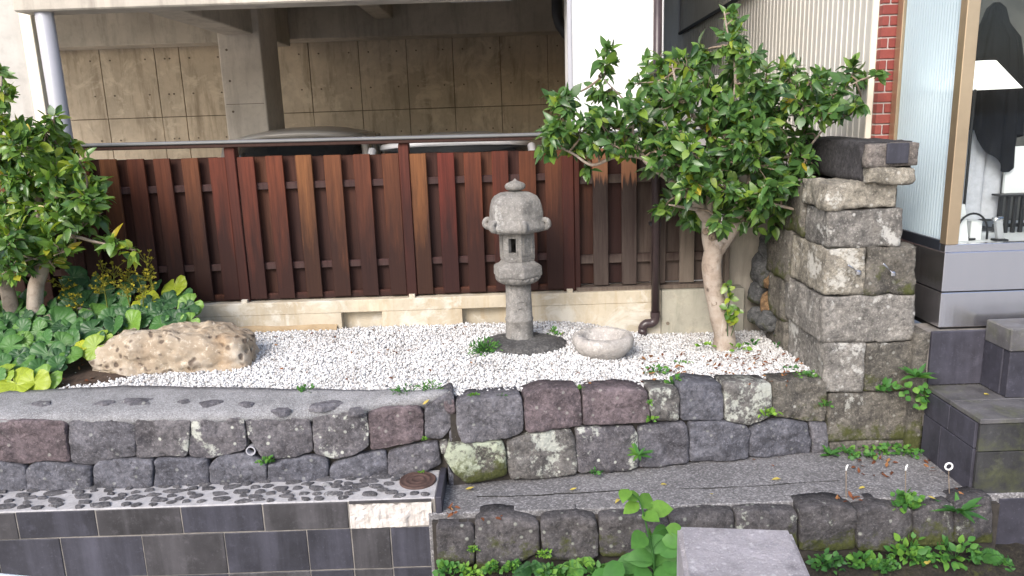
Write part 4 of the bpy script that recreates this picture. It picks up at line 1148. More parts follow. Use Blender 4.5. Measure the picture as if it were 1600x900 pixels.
for sx, pxa in ((-1, 1518), (1, 1545)):
    xa_ = aty(pxa, 280, my).x; zt_ = ht.z + 0.2; zb3 = aty(1530, 340, my).z
    tr_ = MB(); n = 30
    for j in range(6):
        zz = lerp(zt_, zb3, j / 5)
        for k in range(n):
            t = 2 * math.pi * k / n; q = 0.055 + 0.012 * j / 5 + 0.006 * math.sin(5 * t + j * 0.3)
            tr_.v.append((xa_ + q * math.cos(t), my + q * math.sin(t), zz))
    for j in range(5):
        for k in range(n): tr_.f.append((j * n + k, j * n + (k + 1) % n, (j + 1) * n + (k + 1) % n, (j + 1) * n + k))
    tr_.f.append(tuple(range(n))); tr_.f.append(tuple(range(5 * n + n - 1, 5 * n - 1, -1)))
    tr_.build('trouser_leg', M_grey_cloth, frm, smooth=True)
MB().tube([(mc.x, my, DF), (mc.x, my, ap.z - 0.02)], 0.012, 10).build('stand_pole', M_metal, frm)
MB().lathe([(0.13, 0), (0.13, 0.008), (0.02, 0.014)], (mc.x, my, DF), 24).build('stand_foot', M_metal, frm)
w0, w1 = aty(1574, 229, -0.62), aty(1574, 302, -0.62)
tag(MB().box(w0.x, w0.x + 0.26, -0.63, -0.61, w1.z, w0.z).build('white_board', M_shopwhite, bevel=0.002), 'blank white board propped above the black slatted rack', 'board')
rk = empty('slatted_rack', (w0.x + 0.1, -0.66, DF), 'small black slatted rack carrying the white board in the shop window', 'rack')
r0 = aty(1562, 305, -0.66)
for k in range(7):
    x = r0.x + k * 0.042; MB().box(x, x + 0.02, -0.67, -0.65, DF, w1.z - 0.012).build('slat', M_dkmetal, rk, bevel=0.002)
MB().box(r0.x - 0.01, r0.x + 0.29, -0.69, -0.60, w1.z - 0.012, w1.z - 0.001).build('shelf', M_dkmetal, rk, bevel=0.002)
MB().box(r0.x - 0.01, r0.x + 0.29, -0.649, -0.635, DF + 0.03, DF + 0.05).build('crossbar', M_dkmetal, rk, bevel=0.002)
p = aty(1499, 345, -0.88)
b = MB().hexa([(p.x - 0.03, -0.90, DF), (p.x + 0.05, -0.90, DF), (p.x + 0.05, -0.86, DF), (p.x - 0.03, -0.86, DF)], [(p.x - 0.022, -0.885, DF + 0.2), (p.x + 0.022, -0.885, DF + 0.2), (p.x + 0.022, -0.865, DF + 0.2), (p.x - 0.022, -0.865, DF + 0.2)])
tag(b.build('white_cone_display', M_shopwhite, bevel=0.003), 'white tapered display block beside the bronze corner post', 'display')
p = aty(1520, 360, -0.84)
tag(MB().box(p.x - 0.028, p.x + 0.032, -0.87, -0.81, DF, DF + 0.105).build('white_box', M_shopwhite, bevel=0.003), 'small white box standing behind the curved cable', 'box')
ca = []
for k in range(17):
    t = math.pi * k / 16; ca.append((aty(1520, 370, -0.93).x - 0.095 * math.cos(t), -0.93 + 0.03 * k / 16, DF + 0.008 + 0.145 * math.sin(t) ** 0.8))
tag(MB().tube(ca, 0.006, 8).build('curved_cable', M_dkmetal, smooth=True), 'black cable arching over the white box in the shop window', 'cable')
p = aty(1561, 375, -0.92)
gd = empty('desk_clamp', (p.x, -0.92, DF), 'small grey clamp device on the display floor right of the cable', 'device')
MB().box(p.x - 0.03, p.x + 0.035, -0.95, -0.89, DF, DF + 0.012).build('foot', M_dkmetal, gd, bevel=0.003)
MB().hexa([(p.x - 0.015, -0.935, DF + 0.012), (p.x + 0.02, -0.935, DF + 0.012), (p.x + 0.02, -0.905, DF + 0.012), (p.x - 0.015, -0.905, DF + 0.012)], [(p.x - 0.035, -0.935, DF + 0.11), (p.x + 0.0, -0.935, DF + 0.115), (p.x + 0.0, -0.905, DF + 0.115), (p.x - 0.035, -0.905, DF + 0.11)]).build('arm', M_greypipe, gd, bevel=0.004)
MB().tube([(p.x - 0.045, -0.92, DF + 0.118), (p.x + 0.005, -0.92, DF + 0.122)], 0.012, 10).build('head', M_metal, gd, smooth=True)

# ------------------------------------------------------------------ steps below the shop
st = empty('stone_steps', (2.7, -1.4, -0.9), 'dark slab-clad steps below the shop window, right of the stone pier', 'steps')
X0 = 2.20; SF = -1.60; T1 = -0.062
z1_, z2_, z3_ = aty(1525, 707, SF).z, aty(1525, 776, SF).z, aty(1560, 864, SF).z
MB().box(X0 + 0.01, 4.6, SF + 0.02, -1.12, -0.9, T1 - 0.03).build('core', M_mortar_d, st)
def slab(x0, x1, y0, y1, z0, z1, mat, nm='slab', bv=0.003): return MB().box(x0 + .002, x1 - .002, y0, y1, z0 + .002, z1 - .002).build(nm, mat, st, bevel=bv)
for a, b_ in ((X0 - 0.008, 2.92), (2.92, 3.7), (3.7, 4.6)):
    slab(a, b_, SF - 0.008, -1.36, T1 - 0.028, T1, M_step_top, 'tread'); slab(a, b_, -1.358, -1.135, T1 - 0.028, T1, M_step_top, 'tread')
for k, (a, b_) in enumerate(((X0, 2.75), (2.75, 3.5), (3.5, 4.6))):
    slab(a, b_, SF, SF + 0.019, z1_, T1 - 0.028, M_step_g); slab(a, b_, SF, SF + 0.019, z2_, z1_, M_step_g)
xs3 = aty(1556, 800, SF).x
for k, (a, b_) in enumerate(((xs3, 2.9), (2.9, 3.7), (3.7, 4.6))):
    slab(a, b_, SF - 0.012, SF + 0.015, z3_, z2_ - 0.008, M_step); slab(a, b_, SF - 0.012, SF + 0.015, -0.9, z3_, M_tile)
MB().box(X0, 4.6, SF - 0.004, SF + 0.01, z2_ - 0.008, z2_ + 0.001).build('joint', M_mortar, st)
# left cheek
for (ya, yb_) in ((SF + 0.020, -1.36), (-1.36, -1.13)):
    slab(X0 - 0.012, X0 + 0.009, ya + .002, yb_ - .002, z1_ + 0.01, T1 - 0.028, M_step)
for (ya, yb_) in ((SF + 0.020, -1.30), (-1.30, -1.13)):
    slab(X0 - 0.012, X0 + 0.009, ya + .002, yb_ - .002, -0.47, z1_ + 0.01, M_step)
# upper riser under the plinth
MB().box(2.17, 4.6, -1.118, -0.9, -0.3, 0.212).build('upper_core', M_mortar_d, st)
xa_, xb_ = aty(1453, 560, -1.14).x, aty(1556, 560, -1.14).x
slab(xa_, xb_, -1.14, -1.119, T1, 0.235, M_step, 'riser'); slab(xb_ + .004, 3.6, -1.14, -1.119, T1, 0.235, M_step, 'riser')
rough_block(xa_ - 0.075, xa_ - 0.002, -1.125, -0.95, -0.45, 0.225, 0.005, 0.02, 0.004, 3).build('end_filler', M_pier_d, st, smooth=True)
MB().box(xa_ - 0.01, 4.6, -1.118, -0.95, 0.213, 0.229).build('plinth_ledge', M_mortar_d, st)
# side parapet block at the far right
pb0 = aty(1574, 512, -1.32)
MB().box(aty(1558, 560, -1.26).x, 4.6, -1.30, -1.142, T1, pb0.z - 0.06).build('parapet_low', M_step, st, bevel=0.004)
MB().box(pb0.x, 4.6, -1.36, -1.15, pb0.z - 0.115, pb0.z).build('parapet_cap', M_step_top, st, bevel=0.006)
MB().box(pb0.x + 0.01, 4.6, -1.35, -1.301, T1, pb0.z - 0.119).build('parapet_face', M_step, st, bevel=0.003)

# ------------------------------------------------------------------ stone pier
pi_ = empty('stone_pier', (1.9, -0.8, LED), 'tall weathered pier of large hewn stone blocks with dark coping', 'pier')
PY = -1.10
def pblock(xa, xb, ya, yb, mat, yback, seed, amp=0.011, front=PY):
    a = aty(xa, (ya + yb) / 2, front); b = aty(xb, (ya + yb) / 2, front)
    zt = aty((xa + xb) / 2, ya, front).z; zb = aty((xa + xb) / 2, yb, front).z
    return rough_block(a.x, b.x, front + 0.012, yback, zb + 0.0008, zt - 0.0008, amp, 0.018, 0.007, seed).build('block', mat, pi_, smooth=True)
pblock(1293, 1403, 285, 326, M_pier_y, -0.76, 1, 0.018)
pblock(1296, 1411, 327, 387, M_pier, -0.78, 2)
pblock(1291, 1353, 388, 461, M_pier_y, -0.60, 3)
pblock(1354, 1434, 386, 462, M_pier_d, -0.60, 4, 0.022)
pblock(1287, 1430, 463, 536, M_pier, -0.52, 5)
pblock(1289, 1352, 537, 614, M_pier, -0.55, 6)
pblock(1353, 1440, 536, 613, M_pier_d, -0.55, 7)
pblock(1296, 1449, 615, 690, M_pier_d, -0.6, 8, 0.008)
pblock(1297, 1452, 690, 716, M_pier_d, -0.6, 9, 0.008)
def rear(x0, x1, y0, y1, z0, z1, mat, seed): rough_block(x0, x1, y0, y1, z0 + .001, z1 - .001, 0.016, 0.025, 0.008, seed).build('block', mat, pi_, smooth=True)
rear(1.63, 2.02, -0.755, -0.20, 0.70, 1.00, M_pier_d, 21)
rear(1.62, 2.02, -0.595, -0.22, 0.40, 0.70, M_pier_d, 22)
rear(1.63, 2.02, -0.515, -0.25, 0.14, 0.40, M_pier_d, 23)
rear(1.64, 2.02, -0.545, -0.22, -0.25, 0.14, M_pier_d, 24)
MB().box(1.72, 2.0, -1.04, -0.3, -0.4, 0.98).build('core', M_gap, pi_)
ca0, ca1 = aty(1353, 222, PY), aty(1431, 288, PY)
rough_block(ca0.x + 0.004, ca1.x - 0.01, -1.060, -0.12, 1.018, 1.222, 0.008, 0.03, 0.012, 31).build('coping_block', M_cap, pi_, smooth=True)
rough_block(ca0.x + 0.002, ca1.x - 0.004, -1.12, -1.062, 1.098, 1.216, 0.008, 0.02, 0.01, 32).build('coping_end', M_capend, pi_, smooth=True)
rough_block(ca0.x + 0.0, ca1.x - 0.006, -1.135, -1.062, 1.01, 1.095, 0.018, 0.018, 0.02, 33).build('broken_edge', M_pier_y, pi_, smooth=True)
tb = aty(1386, 224, -1.125); tb2 = aty(1418, 255, -1.125)
MB().box(tb.x, tb2.x, -1.134, -1.12, tb2.z, tb.z).build('dark_tile', M_tile_b, pi_, bevel=0.003)
# two bright rods fixed in the pier
for k, ((a, b_), (c, d), lab) in enumerate((((1325, 414), (1341, 425), 'left of two bright metal rods fixed in the stone pier'), ((1380, 412), (1395, 427), 'right of two bright metal rods, on the darker pier block'))):
    hk = empty('wall_rod', aty(c, d, PY - 0.005), lab, 'rod', 'rods in the stone pier')
    e1 = aty(a, b_, PY - 0.07); e2 = aty(c, d, PY - 0.004)
    MB().tube([e2, e1], 0.0045, 8).build('rod', M_metal, hk, smooth=True)
    MB().lathe([(0.016, -0.01), (0.016, 0.006), (0.01, 0.012)], (0, 0, 0), 10).build('nut', M_metal, hk).location = (0, 0, 0)

# rubble heap between fence end and pier
random.seed(9)
def boulder(cx, cy, cz, rx, ry, rz, mat, label, seed):
    bm = bmesh.new(); bmesh.ops.create_icosphere(bm, subdivisions=4, radius=1.0)
    for v in bm.verts:
        p = v.co.copy(); d = 1 + 0.22 * fbm(p + Vector((seed, seed * 2, 0)), 1.2, 3)
        v.co = Vector((cx + p.x * rx * d, cy + p.y * ry * d, cz + p.z * rz * d))
    me = bpy.data.meshes.new('boulder'); bm.to_mesh(me); bm.free()
    return tag(link_mesh('boulder', me, mat, None, True), label, 'boulder', 'rubble stones beside the pier')
for (px, py, Y, r_, mat, lab) in ((1207, 472, -0.20, (0.075, 0.08, 0.09), M_rubble_o, 'orange brown rounded boulder in the gap beside the pier'),
                                  (1203, 502, -0.30, (0.085, 0.09, 0.07), M_rubble, 'slate grey rounded boulder below the orange one'),
                                  (1182, 494, -0.12, (0.06, 0.07, 0.06), M_rubble, 'pale grey boulder at the left foot of the rubble'),
                                  (1195, 420, -0.10, (0.09, 0.09, 0.12), M_rubble, 'tall grey boulder at mid height of the rubble heap'),
                                  (1212, 385, -0.14, (0.10, 0.09, 0.12), M_rubble, 'topmost grey boulder of the rubble heap'),
                                  (1187, 455, -0.06, (0.08, 0.08, 0.09), M_rubble, 'shadowed boulder deep in the rubble heap'),
                                  (1222, 523, -0.36, (0.05, 0.06, 0.035), M_rubble, 'small flat grey stone at the gravel edge by the pier'),
                                  (1208, 440, -0.16, (0.06, 0.07, 0.06), M_rubble_o, 'brownish boulder just above the orange one')):
    p = aty(px, py, Y); boulder(p.x, p.y, p.z, *r_, mat, lab, random.random() * 20)

# ================================================================== OBJECTS IN THE GARDEN
# ------------------------------------------------------------------ stone lantern
LY = -0.46
lx = aty(812, 520, LY).x
zl = {k: aty(810, y, LY).z for k, y in dict(top=281, fin=296, dome=298, eave=361, fb=405, pl=441, post=531).items()}
ln = empty('stone_lantern', (lx, LY, gz(lx, LY)), 'grey carved stone garden lantern with domed roof and curled eaves', 'lantern')
HEX0 = -math.pi / 2 + R(13)
def hexr(t, r):                                           # regular hexagon, vertices at HEX0 + k*60
    a = (t - HEX0) % (math.pi / 3) - math.pi / 6
    return r * math.cos(math.pi / 6) / math.cos(a)
def hexmix(k): return lambda t, r, z: lerp(r, hexr(t, r * 1.06), k) + 0.0022 * mnoise.noise(Vector((math.cos(t) * 5, math.sin(t) * 5, z * 40)))
Hh = zl['dome'] - zl['eave']
pr = [(0.05, 0.0), (0.150, 0.0), (0.172, 0.010), (0.184, 0.026), (0.182, 0.040), (0.172, 0.056), (0.165, 0.078), (0.162, 0.12), (0.157, 0.16), (0.147, 0.195), (0.128, 0.222), (0.09, 0.242), (0.04, 0.250), (0.02, 0.252)]
pr = [(r * 0.98, z / 0.252 * Hh) for r, z in pr]
roof = MB().lathe(pr, (lx, LY, zl['eave']), 96, shape=hexmix(0.72)).build('roof', M_lantern, ln, smooth=True)
for k in range(6):
    t = HEX0 + k * math.pi / 3
    d = Vector((math.cos(t), math.sin(t), 0)); base = Vector((lx, LY, zl['eave']))
    pts = []; rad = []
    for i in range(15):
        s = i / 14; an = -0.9 + s * 4.6; rr = 0.026 * (1 - 0.45 * s)
        pts.append(base + d * (0.172 + rr * math.cos(an)) + Vector((0, 0, 0.050 + rr * math.sin(an)))); rad.append(lerp(0.020, 0.012, s))
    MB().tube([base + d * 0.14 + Vector((0, 0, 0.02))] + pts, [0.022] + rad, 10).build('eave_curl', M_lantern, roof, smooth=True)
fh = zl['top'] - zl['fin']
MB().lathe([(0.030, -0.006), (0.054, 0.002), (0.061, 0.014), (0.061, 0.026), (0.052, 0.037), (0.030, 0.046), (0.012, 0.053), (0.003, fh + 0.008)], (lx, LY, zl['fin']), 32).build('finial', M_lantern, ln, smooth=True)
# fire box: six thick panels, one pierced
fb0, fb1 = zl['fb'], zl['eave'] + 0.004; rf = 0.109
fbx = MB().lathe([(rf * 0.98, 0), (rf * 0.98, 0.012), (rf * 0.7, 0.012), (rf * 0.7, -0.002)], (lx, LY, fb0), 6, rot=HEX0, cap=False).build('fire_box', M_lantern, ln)
def hv(k, r): t = HEX0 + k * math.pi / 3; return Vector((lx + r * math.cos(t), LY + r * math.sin(t), 0))
for k in range(6):
    a, b = hv(k, rf), hv(k + 1, rf); ai, bi = hv(k, rf - 0.03), hv(k + 1, rf - 0.03)
    def P(s, z, inner=False, prd=0.0):
        p = (ai.lerp(bi, s) if inner else a.lerp(b, s)); nn = ((a + b) / 2 - Vector((lx, LY, 0))).normalized()
        return p + nn * prd + Vector((0, 0, z))
    def pan(b_, s0, s1, z0, z1, prd=0.0): b_.hexa([P(s0, z0, 0, prd), P(s1, z0, 0, prd), P(s1, z0, 1), P(s0, z0, 1)], [P(s0, z1, 0, prd), P(s1, z1, 0, prd), P(s1, z1, 1), P(s0, z1, 1)])
    z0, z1 = fb0 + 0.012, fb1; mb = MB()
    zm0, zm1 = lerp(z0, z1, 0.25), lerp(z0, z1, 0.78)
    if k == 5:                                            # window face, left of the front corner
        pan(mb, 0, 1, z0, zm0); pan(mb, 0, 1, zm1, z1); pan(mb, 0, 0.30, zm0, zm1); pan(mb, 0.70, 1, zm0, zm1)
        for (s0, s1, q0, q1) in ((0.22, 0.78, zm0 - 0.012, zm0 - 0.002), (0.22, 0.78, zm1 + 0.002, zm1 + 0.012), (0.22, 0.29, zm0 - 0.002, zm1 + 0.002), (0.71, 0.78, zm0 - 0.002, zm1 + 0.002)):
            pan(mb, s0, s1, q0, q1, 0.004)
        mb.build('window_panel', M_lantern, fbx)
    else:
        pan(mb, 0, 1, z0, z1)
        for (s0, s1, q0, q1) in ((0.16, 0.84, zm0 - 0.018, zm0 - 0.006), (0.16, 0.84, zm1 + 0.004, zm1 + 0.016), (0.16, 0.25, zm0 - 0.006, zm1 + 0.004), (0.75, 0.84, zm0 - 0.006, zm1 + 0.004)):
            pan(mb, s0, s1, q0, q1, 0.004)
        mb.build('panel', M_lantern, fbx)
# platform with lotus petals
ph_ = zl['fb'] - zl['pl']; z = zl['pl']
MB().lathe([(0.09, 0.0), (0.10, 0.002), (0.118, 0.012), (0.130, 0.028), (0.134, 0.044)], (lx, LY, z), 144, shape=lambda t, r, zz: r * (0.97 + 0.075 * abs(math.sin(9 * (t - HEX0))) ** 0.6) ).build('lotus_petals', M_lantern, ln, smooth=True)
MB().lathe([(0.12, 0.045), (0.150, 0.046), (0.153, 0.052), (0.151, 0.103), (0.146, 0.110), (0.116, 0.122), (0.10, ph_ + 0.001)], (lx, LY, z), 6, rot=HEX0).build('platform', M_lantern, ln, bevel=0.004, seg=2)
pz0 = zl['post'] - 0.02; Hp = zl['pl'] - pz0
MB().lathe([(0.092, 0), (0.092, 0.03), (0.085, 0.035), (0.082, Hp * 0.38), (0.085, Hp * 0.39), (0.086, Hp * 0.42), (0.081, Hp * 0.43), (0.078, Hp * 0.7), (0.077, Hp - 0.002)], (lx, LY, pz0), 48, shape=lambda t, r, zz: r + 0.0025 * fbm(Vector((math.cos(t), math.sin(t), zz * 6)), 3)).build('post', M_lantern, ln, smooth=True)
rv = []
for k in range(22):                                       # carved curl on the post
    s = k / 21; an = s * 5.5; rr = 0.035 * (1 - 0.6 * s)
    rv.append((s, an, rr))
cz = pz0 + Hp * 0.66
pts = []
for s, an, rr in rv:
    ox, oz = 0.01 + rr * math.cos(an), rr * math.sin(an); pts.append((lx + ox, LY - math.sqrt(max(0, 0.0805 ** 2 - ox * ox)), cz + oz))
MB().tube(pts, 0.0035, 6).build('carving', M_lantern, ln, smooth=True)
# foundation stone: a thing of its own
def boulder_flat(name, px, py, rx, ry, h, mat, label):
    p = atz(px, py, 0.06); mb = MB(); n = 48
    for j, (s, z) in enumerate(((1.0, -0.06), (1.04, 0.0), (0.97, h * 0.45), (0.82, h * 0.8), (0.55, h), (0.25, h * 1.02), (0.02, h * 1.02))):
        for k in range(n):
            t = 2 * math.pi * k / n; q = 1 + 0.16 * fbm(Vector((math.cos(t) * 1.2, math.sin(t) * 1.2, 5)), 1, 3)
            x, y = p.x + rx * s * q * math.cos(t), LY - 0.03 + ry * s * q * math.sin(t)
            mb.v.append((x, y, gz(p.x, LY) + z + 0.008 * fbm(Vector((x, y, z)), 14) * (j > 1)))
    for j in range(6):
        for k in range(n): mb.f.append((j * n + k, j * n + (k + 1) % n, (j + 1) * n + (k + 1) % n, (j + 1) * n + k))
    mb.f.append(tuple(range(6 * n, 7 * n)))
    return tag(mb.build(name, mat, smooth=True), label, 'stone')
boulder_flat('base_stone', 816, 545, 0.265, 0.19, 0.036, M_lbase, 'flat dark natural stone under the lantern post')

# ------------------------------------------------------------------ stone basin
bs = atz(942, 527, 0.115); BYc = bs.y; bx = bs.x; bz = gz(bx, BYc)
pr = [(0.02, -0.03), (0.105, -0.03), (0.125, -0.005), (0.160, 0.030), (0.178, 0.062), (0.182, 0.088), (0.176, 0.108), (0.166, 0.117), (0.150, 0.121), (0.135, 0.120), (0.124, 0.112), (0.118, 0.095), (0.108, 0.062), (0.08, 0.046), (0.02, 0.042)]
def bshape(t, r, z): return r * (1 + 0.018 * fbm(Vector((math.cos(t) * 2, math.sin(t) * 2, z * 12)), 1.5, 3)) + 0.0015 * mnoise.noise(Vector((r * 150 * math.cos(t), r * 150 * math.sin(t), z * 150)))
basin = MB().lathe(pr, (bx, BYc, bz), 96, shape=bshape).build('stone_basin', M_basin, smooth=True)
tag(basin, 'round pale pinkish granite water basin on the white gravel', 'basin')

# ------------------------------------------------------------------ big pitted rock
bm = bmesh.new(); bmesh.ops.create_icosphere(bm, subdivisions=6, radius=1.0)
rc = atz(268, 560, 0.06); rcx = aty(268, 560, -0.62).x; RY = -0.62
x_l, x_r = aty(142, 570, -0.70).x, aty(396, 560, -0.65).x
hw_ = (x_r - x_l) / 2; rcx = (x_l + x_r) / 2
ztop_ = aty(270, 508, -0.58).z + 0.015
for v in bm.verts:
    p = v.co.normalized()
    k = 4.2                                                # boxy
    s = (abs(p.x) ** k + abs(p.y) ** k + abs(p.z) ** k) ** (-1 / k)
    q = p * s
    u = q.x
    top = float(np.interp(u, [-1, -0.9, -0.66, -0.55, -0.2, 0.17, 0.5, 0.84, 1.0], [0.70, 0.72, 0.80, 0.95, 1.0, 0.98, 0.93, 0.90, 0.88]))
    X_ = rcx + q.x * hw_
    Y_ = RY + q.y * 0.20
    Z_ = gz(rcx, RY) - 0.02 + (q.z + 0.25) / 1.25 * (ztop_ - gz(rcx, RY)) * (top if q.z > 0 else 1)
    P = Vector((X_, Y_, Z_)); nrm = Vector((q.x / hw_, q.y / 0.2, q.z / 0.2)).normalized()
    d = 0.035 * fbm(P, 5, 3) + 0.016 * fbm(P + Vector((3, 1, 2)), 14, 3)
    w3 = P * 14 + Vector((0.3, 0.2, 0.1))
    dist = mnoise.voronoi(w3)[0][0]
    if dist < 0.36: d -= 0.030 * (1 - dist / 0.36) ** 0.7 * (1 if mnoise.noise(P * 6) > -0.12 else 0.25)
    dist = mnoise.voronoi(P * 34)[0][0]
    if dist < 0.3: d -= 0.006 * (1 - dist / 0.3)
    v.co = P + nrm * d
me = bpy.data.meshes.new('rock'); bm.to_mesh(me); bm.free()
tag(link_mesh('pitted_rock', me, M_rock, None, True), 'large low tan pitted rock lying on the gravel at left', 'rock')

# ------------------------------------------------------------------ foreground granite post and guard pipe
g0, g1 = aty(1058, 820, -2.8), aty(1235, 826, -2.8)
# back corners of the level top, then the post runs towards the camera, turned a little
zt = g0.z
A0 = atz(1058, 820, zt); A1 = atz(1236, 826, zt)
ud = (A1 - A0).normalized(); fd = Vector((ud.y, -ud.x, 0))
wd = (A1 - A0).length
gp = MB()
c0_, c1_, c2_, c3_ = A0, A1, A1 + fd * wd, A0 + fd * wd
def ring(k, z): 
    cc = (c0_ + c2_) / 2
    return [(cc.x + (p.x - cc.x) * k, cc.y + (p.y - cc.y) * k, z) for p in (c3_, c2_, c1_, c0_)]
gp.hexa(ring(1.0, -0.95), ring(1.0, zt))
gpo = gp.build('granite_post', M_granite, bevel=0.012, seg=3)
tag(gpo, 'square pale mauve granite post top in the foreground', 'post')
gpi = empty('guard_pipe', (-1.9, -2.9, -0.92), 'pale bluish white rounded guard pipe at the bottom left corner', 'railing')
ga, gb_ = aty(0, 905, -3.0), aty(80, 909, -3.0)
M_guard = simple('pale_blue_enamel', (0.70, 0.76, 0.84), 0.35, var=0.02)
gl_ = []
for k in range(16):
    s = k / 15; gl_.append((lerp(-2.6, gb_.x, s), -3.0, ga.z - 0.006 - 0.00 * s - 0.10 * max(0, s - 0.75) ** 2 * 6))
MB().tube(gl_, 0.03, 16).build('pipe', M_guard, gpi, smooth=True)
MB().tube([(gl_[4][0], -3.0, gl_[4][2]), (gl_[4][0], -3.0, -0.95)], 0.03, 14).build('post', M_guard, gpi, smooth=True)
MB().tube([gl_[-1], (gl_[-1][0] + 0.04, -3.0, gl_[-1][2] - 0.08), (gl_[-1][0] + 0.05, -3.0, -0.95)], 0.03, 14).build('post', M_guard, gpi, smooth=True)

# ------------------------------------------------------------------ leaves: templates and collectors
def leaf_tmpl(L=1.0, W=0.5, curl=0.25, fold=0.25, n=4, tip=1.5, wav=0.0):
    V = []; F = []
    for i in range(n + 1):
        s = i / n
        wv = W / 2 * (math.sin(math.pi * min(1, s ** 0.85)) ** 0.75 if 0 < s < 1 else 0.02)
        if s > 0.7: wv *= 1 - 0.25 * (s - 0.7) / 0.3
        zc = -curl * s * s * L
        y = s * L
        dz = fold * wv + wav * math.sin(s * 9)
        V += [(-wv, y, zc + dz), (0, y, zc), (wv, y, zc + dz)]
    for i in range(n):
        a = i * 3; F += [(a, a + 1, a + 4, a + 3), (a + 1, a + 2, a + 5, a + 4)]
    return np.array(V), F
def round_tmpl(n=22, wave=0.07, seed=0, notch=0.8):
    V = [(0, 0, 0)]; F = []
    for j, rr in enumerate((0.5, 0.85, 1.0)):
        for k in range(n):
            t = 2 * math.pi * k / n
            q = rr * (1 - notch * math.exp(-(min(abs(t - math.pi), 9) / 0.24) ** 2)) * (1 + 0.035 * math.sin(9 * t + seed) * (rr > 0.9))
            z = 0.16 * rr * rr + wave * rr * rr * math.sin(3 * t + seed) + 0.03 * rr * math.sin(8 * t + seed) - (0.10 if rr > 0.95 else 0)
            V.append((q * math.sin(t), q * math.cos(t), z))
    for k in range(n): F.append((0, 1 + (k + 1) % n, 1 + k))
    for j in range(2):
        for k in range(n):
            a = 1 + j * n
            F.append((a + k, a + (k + 1) % n, a + n + (k + 1) % n, a + n + k))
    return np.array(V), F
class Leaves:
    def __init__(s): s.v = []; s.f = []; s.t = []; s.n = 0
    def add(s, tmpl, M4, tint):
        V, F = tmpl
        A_ = np.array(M4); W_ = V @ A_[:3, :3].T + A_[:3, 3]
        s.v.append(W_); s.t.append(np.full(len(V), tint)); s.f += [tuple(i + s.n for i in f) for f in F]; s.n += len(V)
    def tube(s, pts, r, n=5, tint=0.3):
        b = MB().tube(pts, r, n, False)
        s.v.append(np.array([tuple(p) for p in b.v])); s.t.append(np.full(len(b.v), tint)); s.f += [tuple(i + s.n for i in f) for f in b.f]; s.n += len(b.v)
    def mesh(s, name):
        me = bpy.data.meshes.new(name)
        me.from_pydata(np.concatenate(s.v).tolist(), [], s.f)
        a = me.attributes.new('tint', 'FLOAT', 'POINT'); a.data.foreach_set('value', np.concatenate(s.t).astype(np.float32))
        return me
    def build(s, name, mat, parent=None, smooth=True): return link_mesh(name, s.mesh(name), mat, parent, smooth)
def orient(pos, d, nrm, size):
    d = d.normalized(); x = d.cross(nrm)
    x = x.normalized() if x.length > 1e-5 else d.orthogonal().normalized()
    z = x.cross(d)
    m = Matrix.Identity(4)
    for i in range(3): m[i][0], m[i][1], m[i][2], m[i][3] = x[i] * size, d[i] * size, z[i] * size, pos[i]
    return m
def rvec(): 
    v = Vector((random.gauss(0, 1), random.gauss(0, 1), random.gauss(0, 1))); return v.normalized()
def catmull(pts, k=5):
    P = [Vector(p) for p in pts]; out = []
    for i in range(len(P) - 1):
        a, b, c, d = P[max(i - 1, 0)], P[i], P[i + 1], P[min(i + 2, len(P) - 1)]
        for j in range(k):
            t = j / k
            out.append(0.5 * ((2 * b) + (c - a) * t + (2 * a - 5 * b + 4 * c - d) * t * t + (3 * b - a - 3 * c + d) * t ** 3))
    out.append(P[-1]); return out
def limb(mb, pts, rads, n=10, k=5, wob=0.0):
    C = catmull(pts, k); rr = []
    for i in range(len(C)):
        f = i / k; j = min(int(f), len(rads) - 2); r0 = lerp(rads[j], rads[j + 1], f - j); 
        rr.append(r0 * (1 + 0.10 * mnoise.noise(C[i] * 11))); C[i] = C[i] + Vector((mnoise.noise(C[i] * 9), mnoise.noise(C[i] * 9 + Vector((5, 5, 5))), 0)) * wob
    mb.tube(C, rr, n); return C

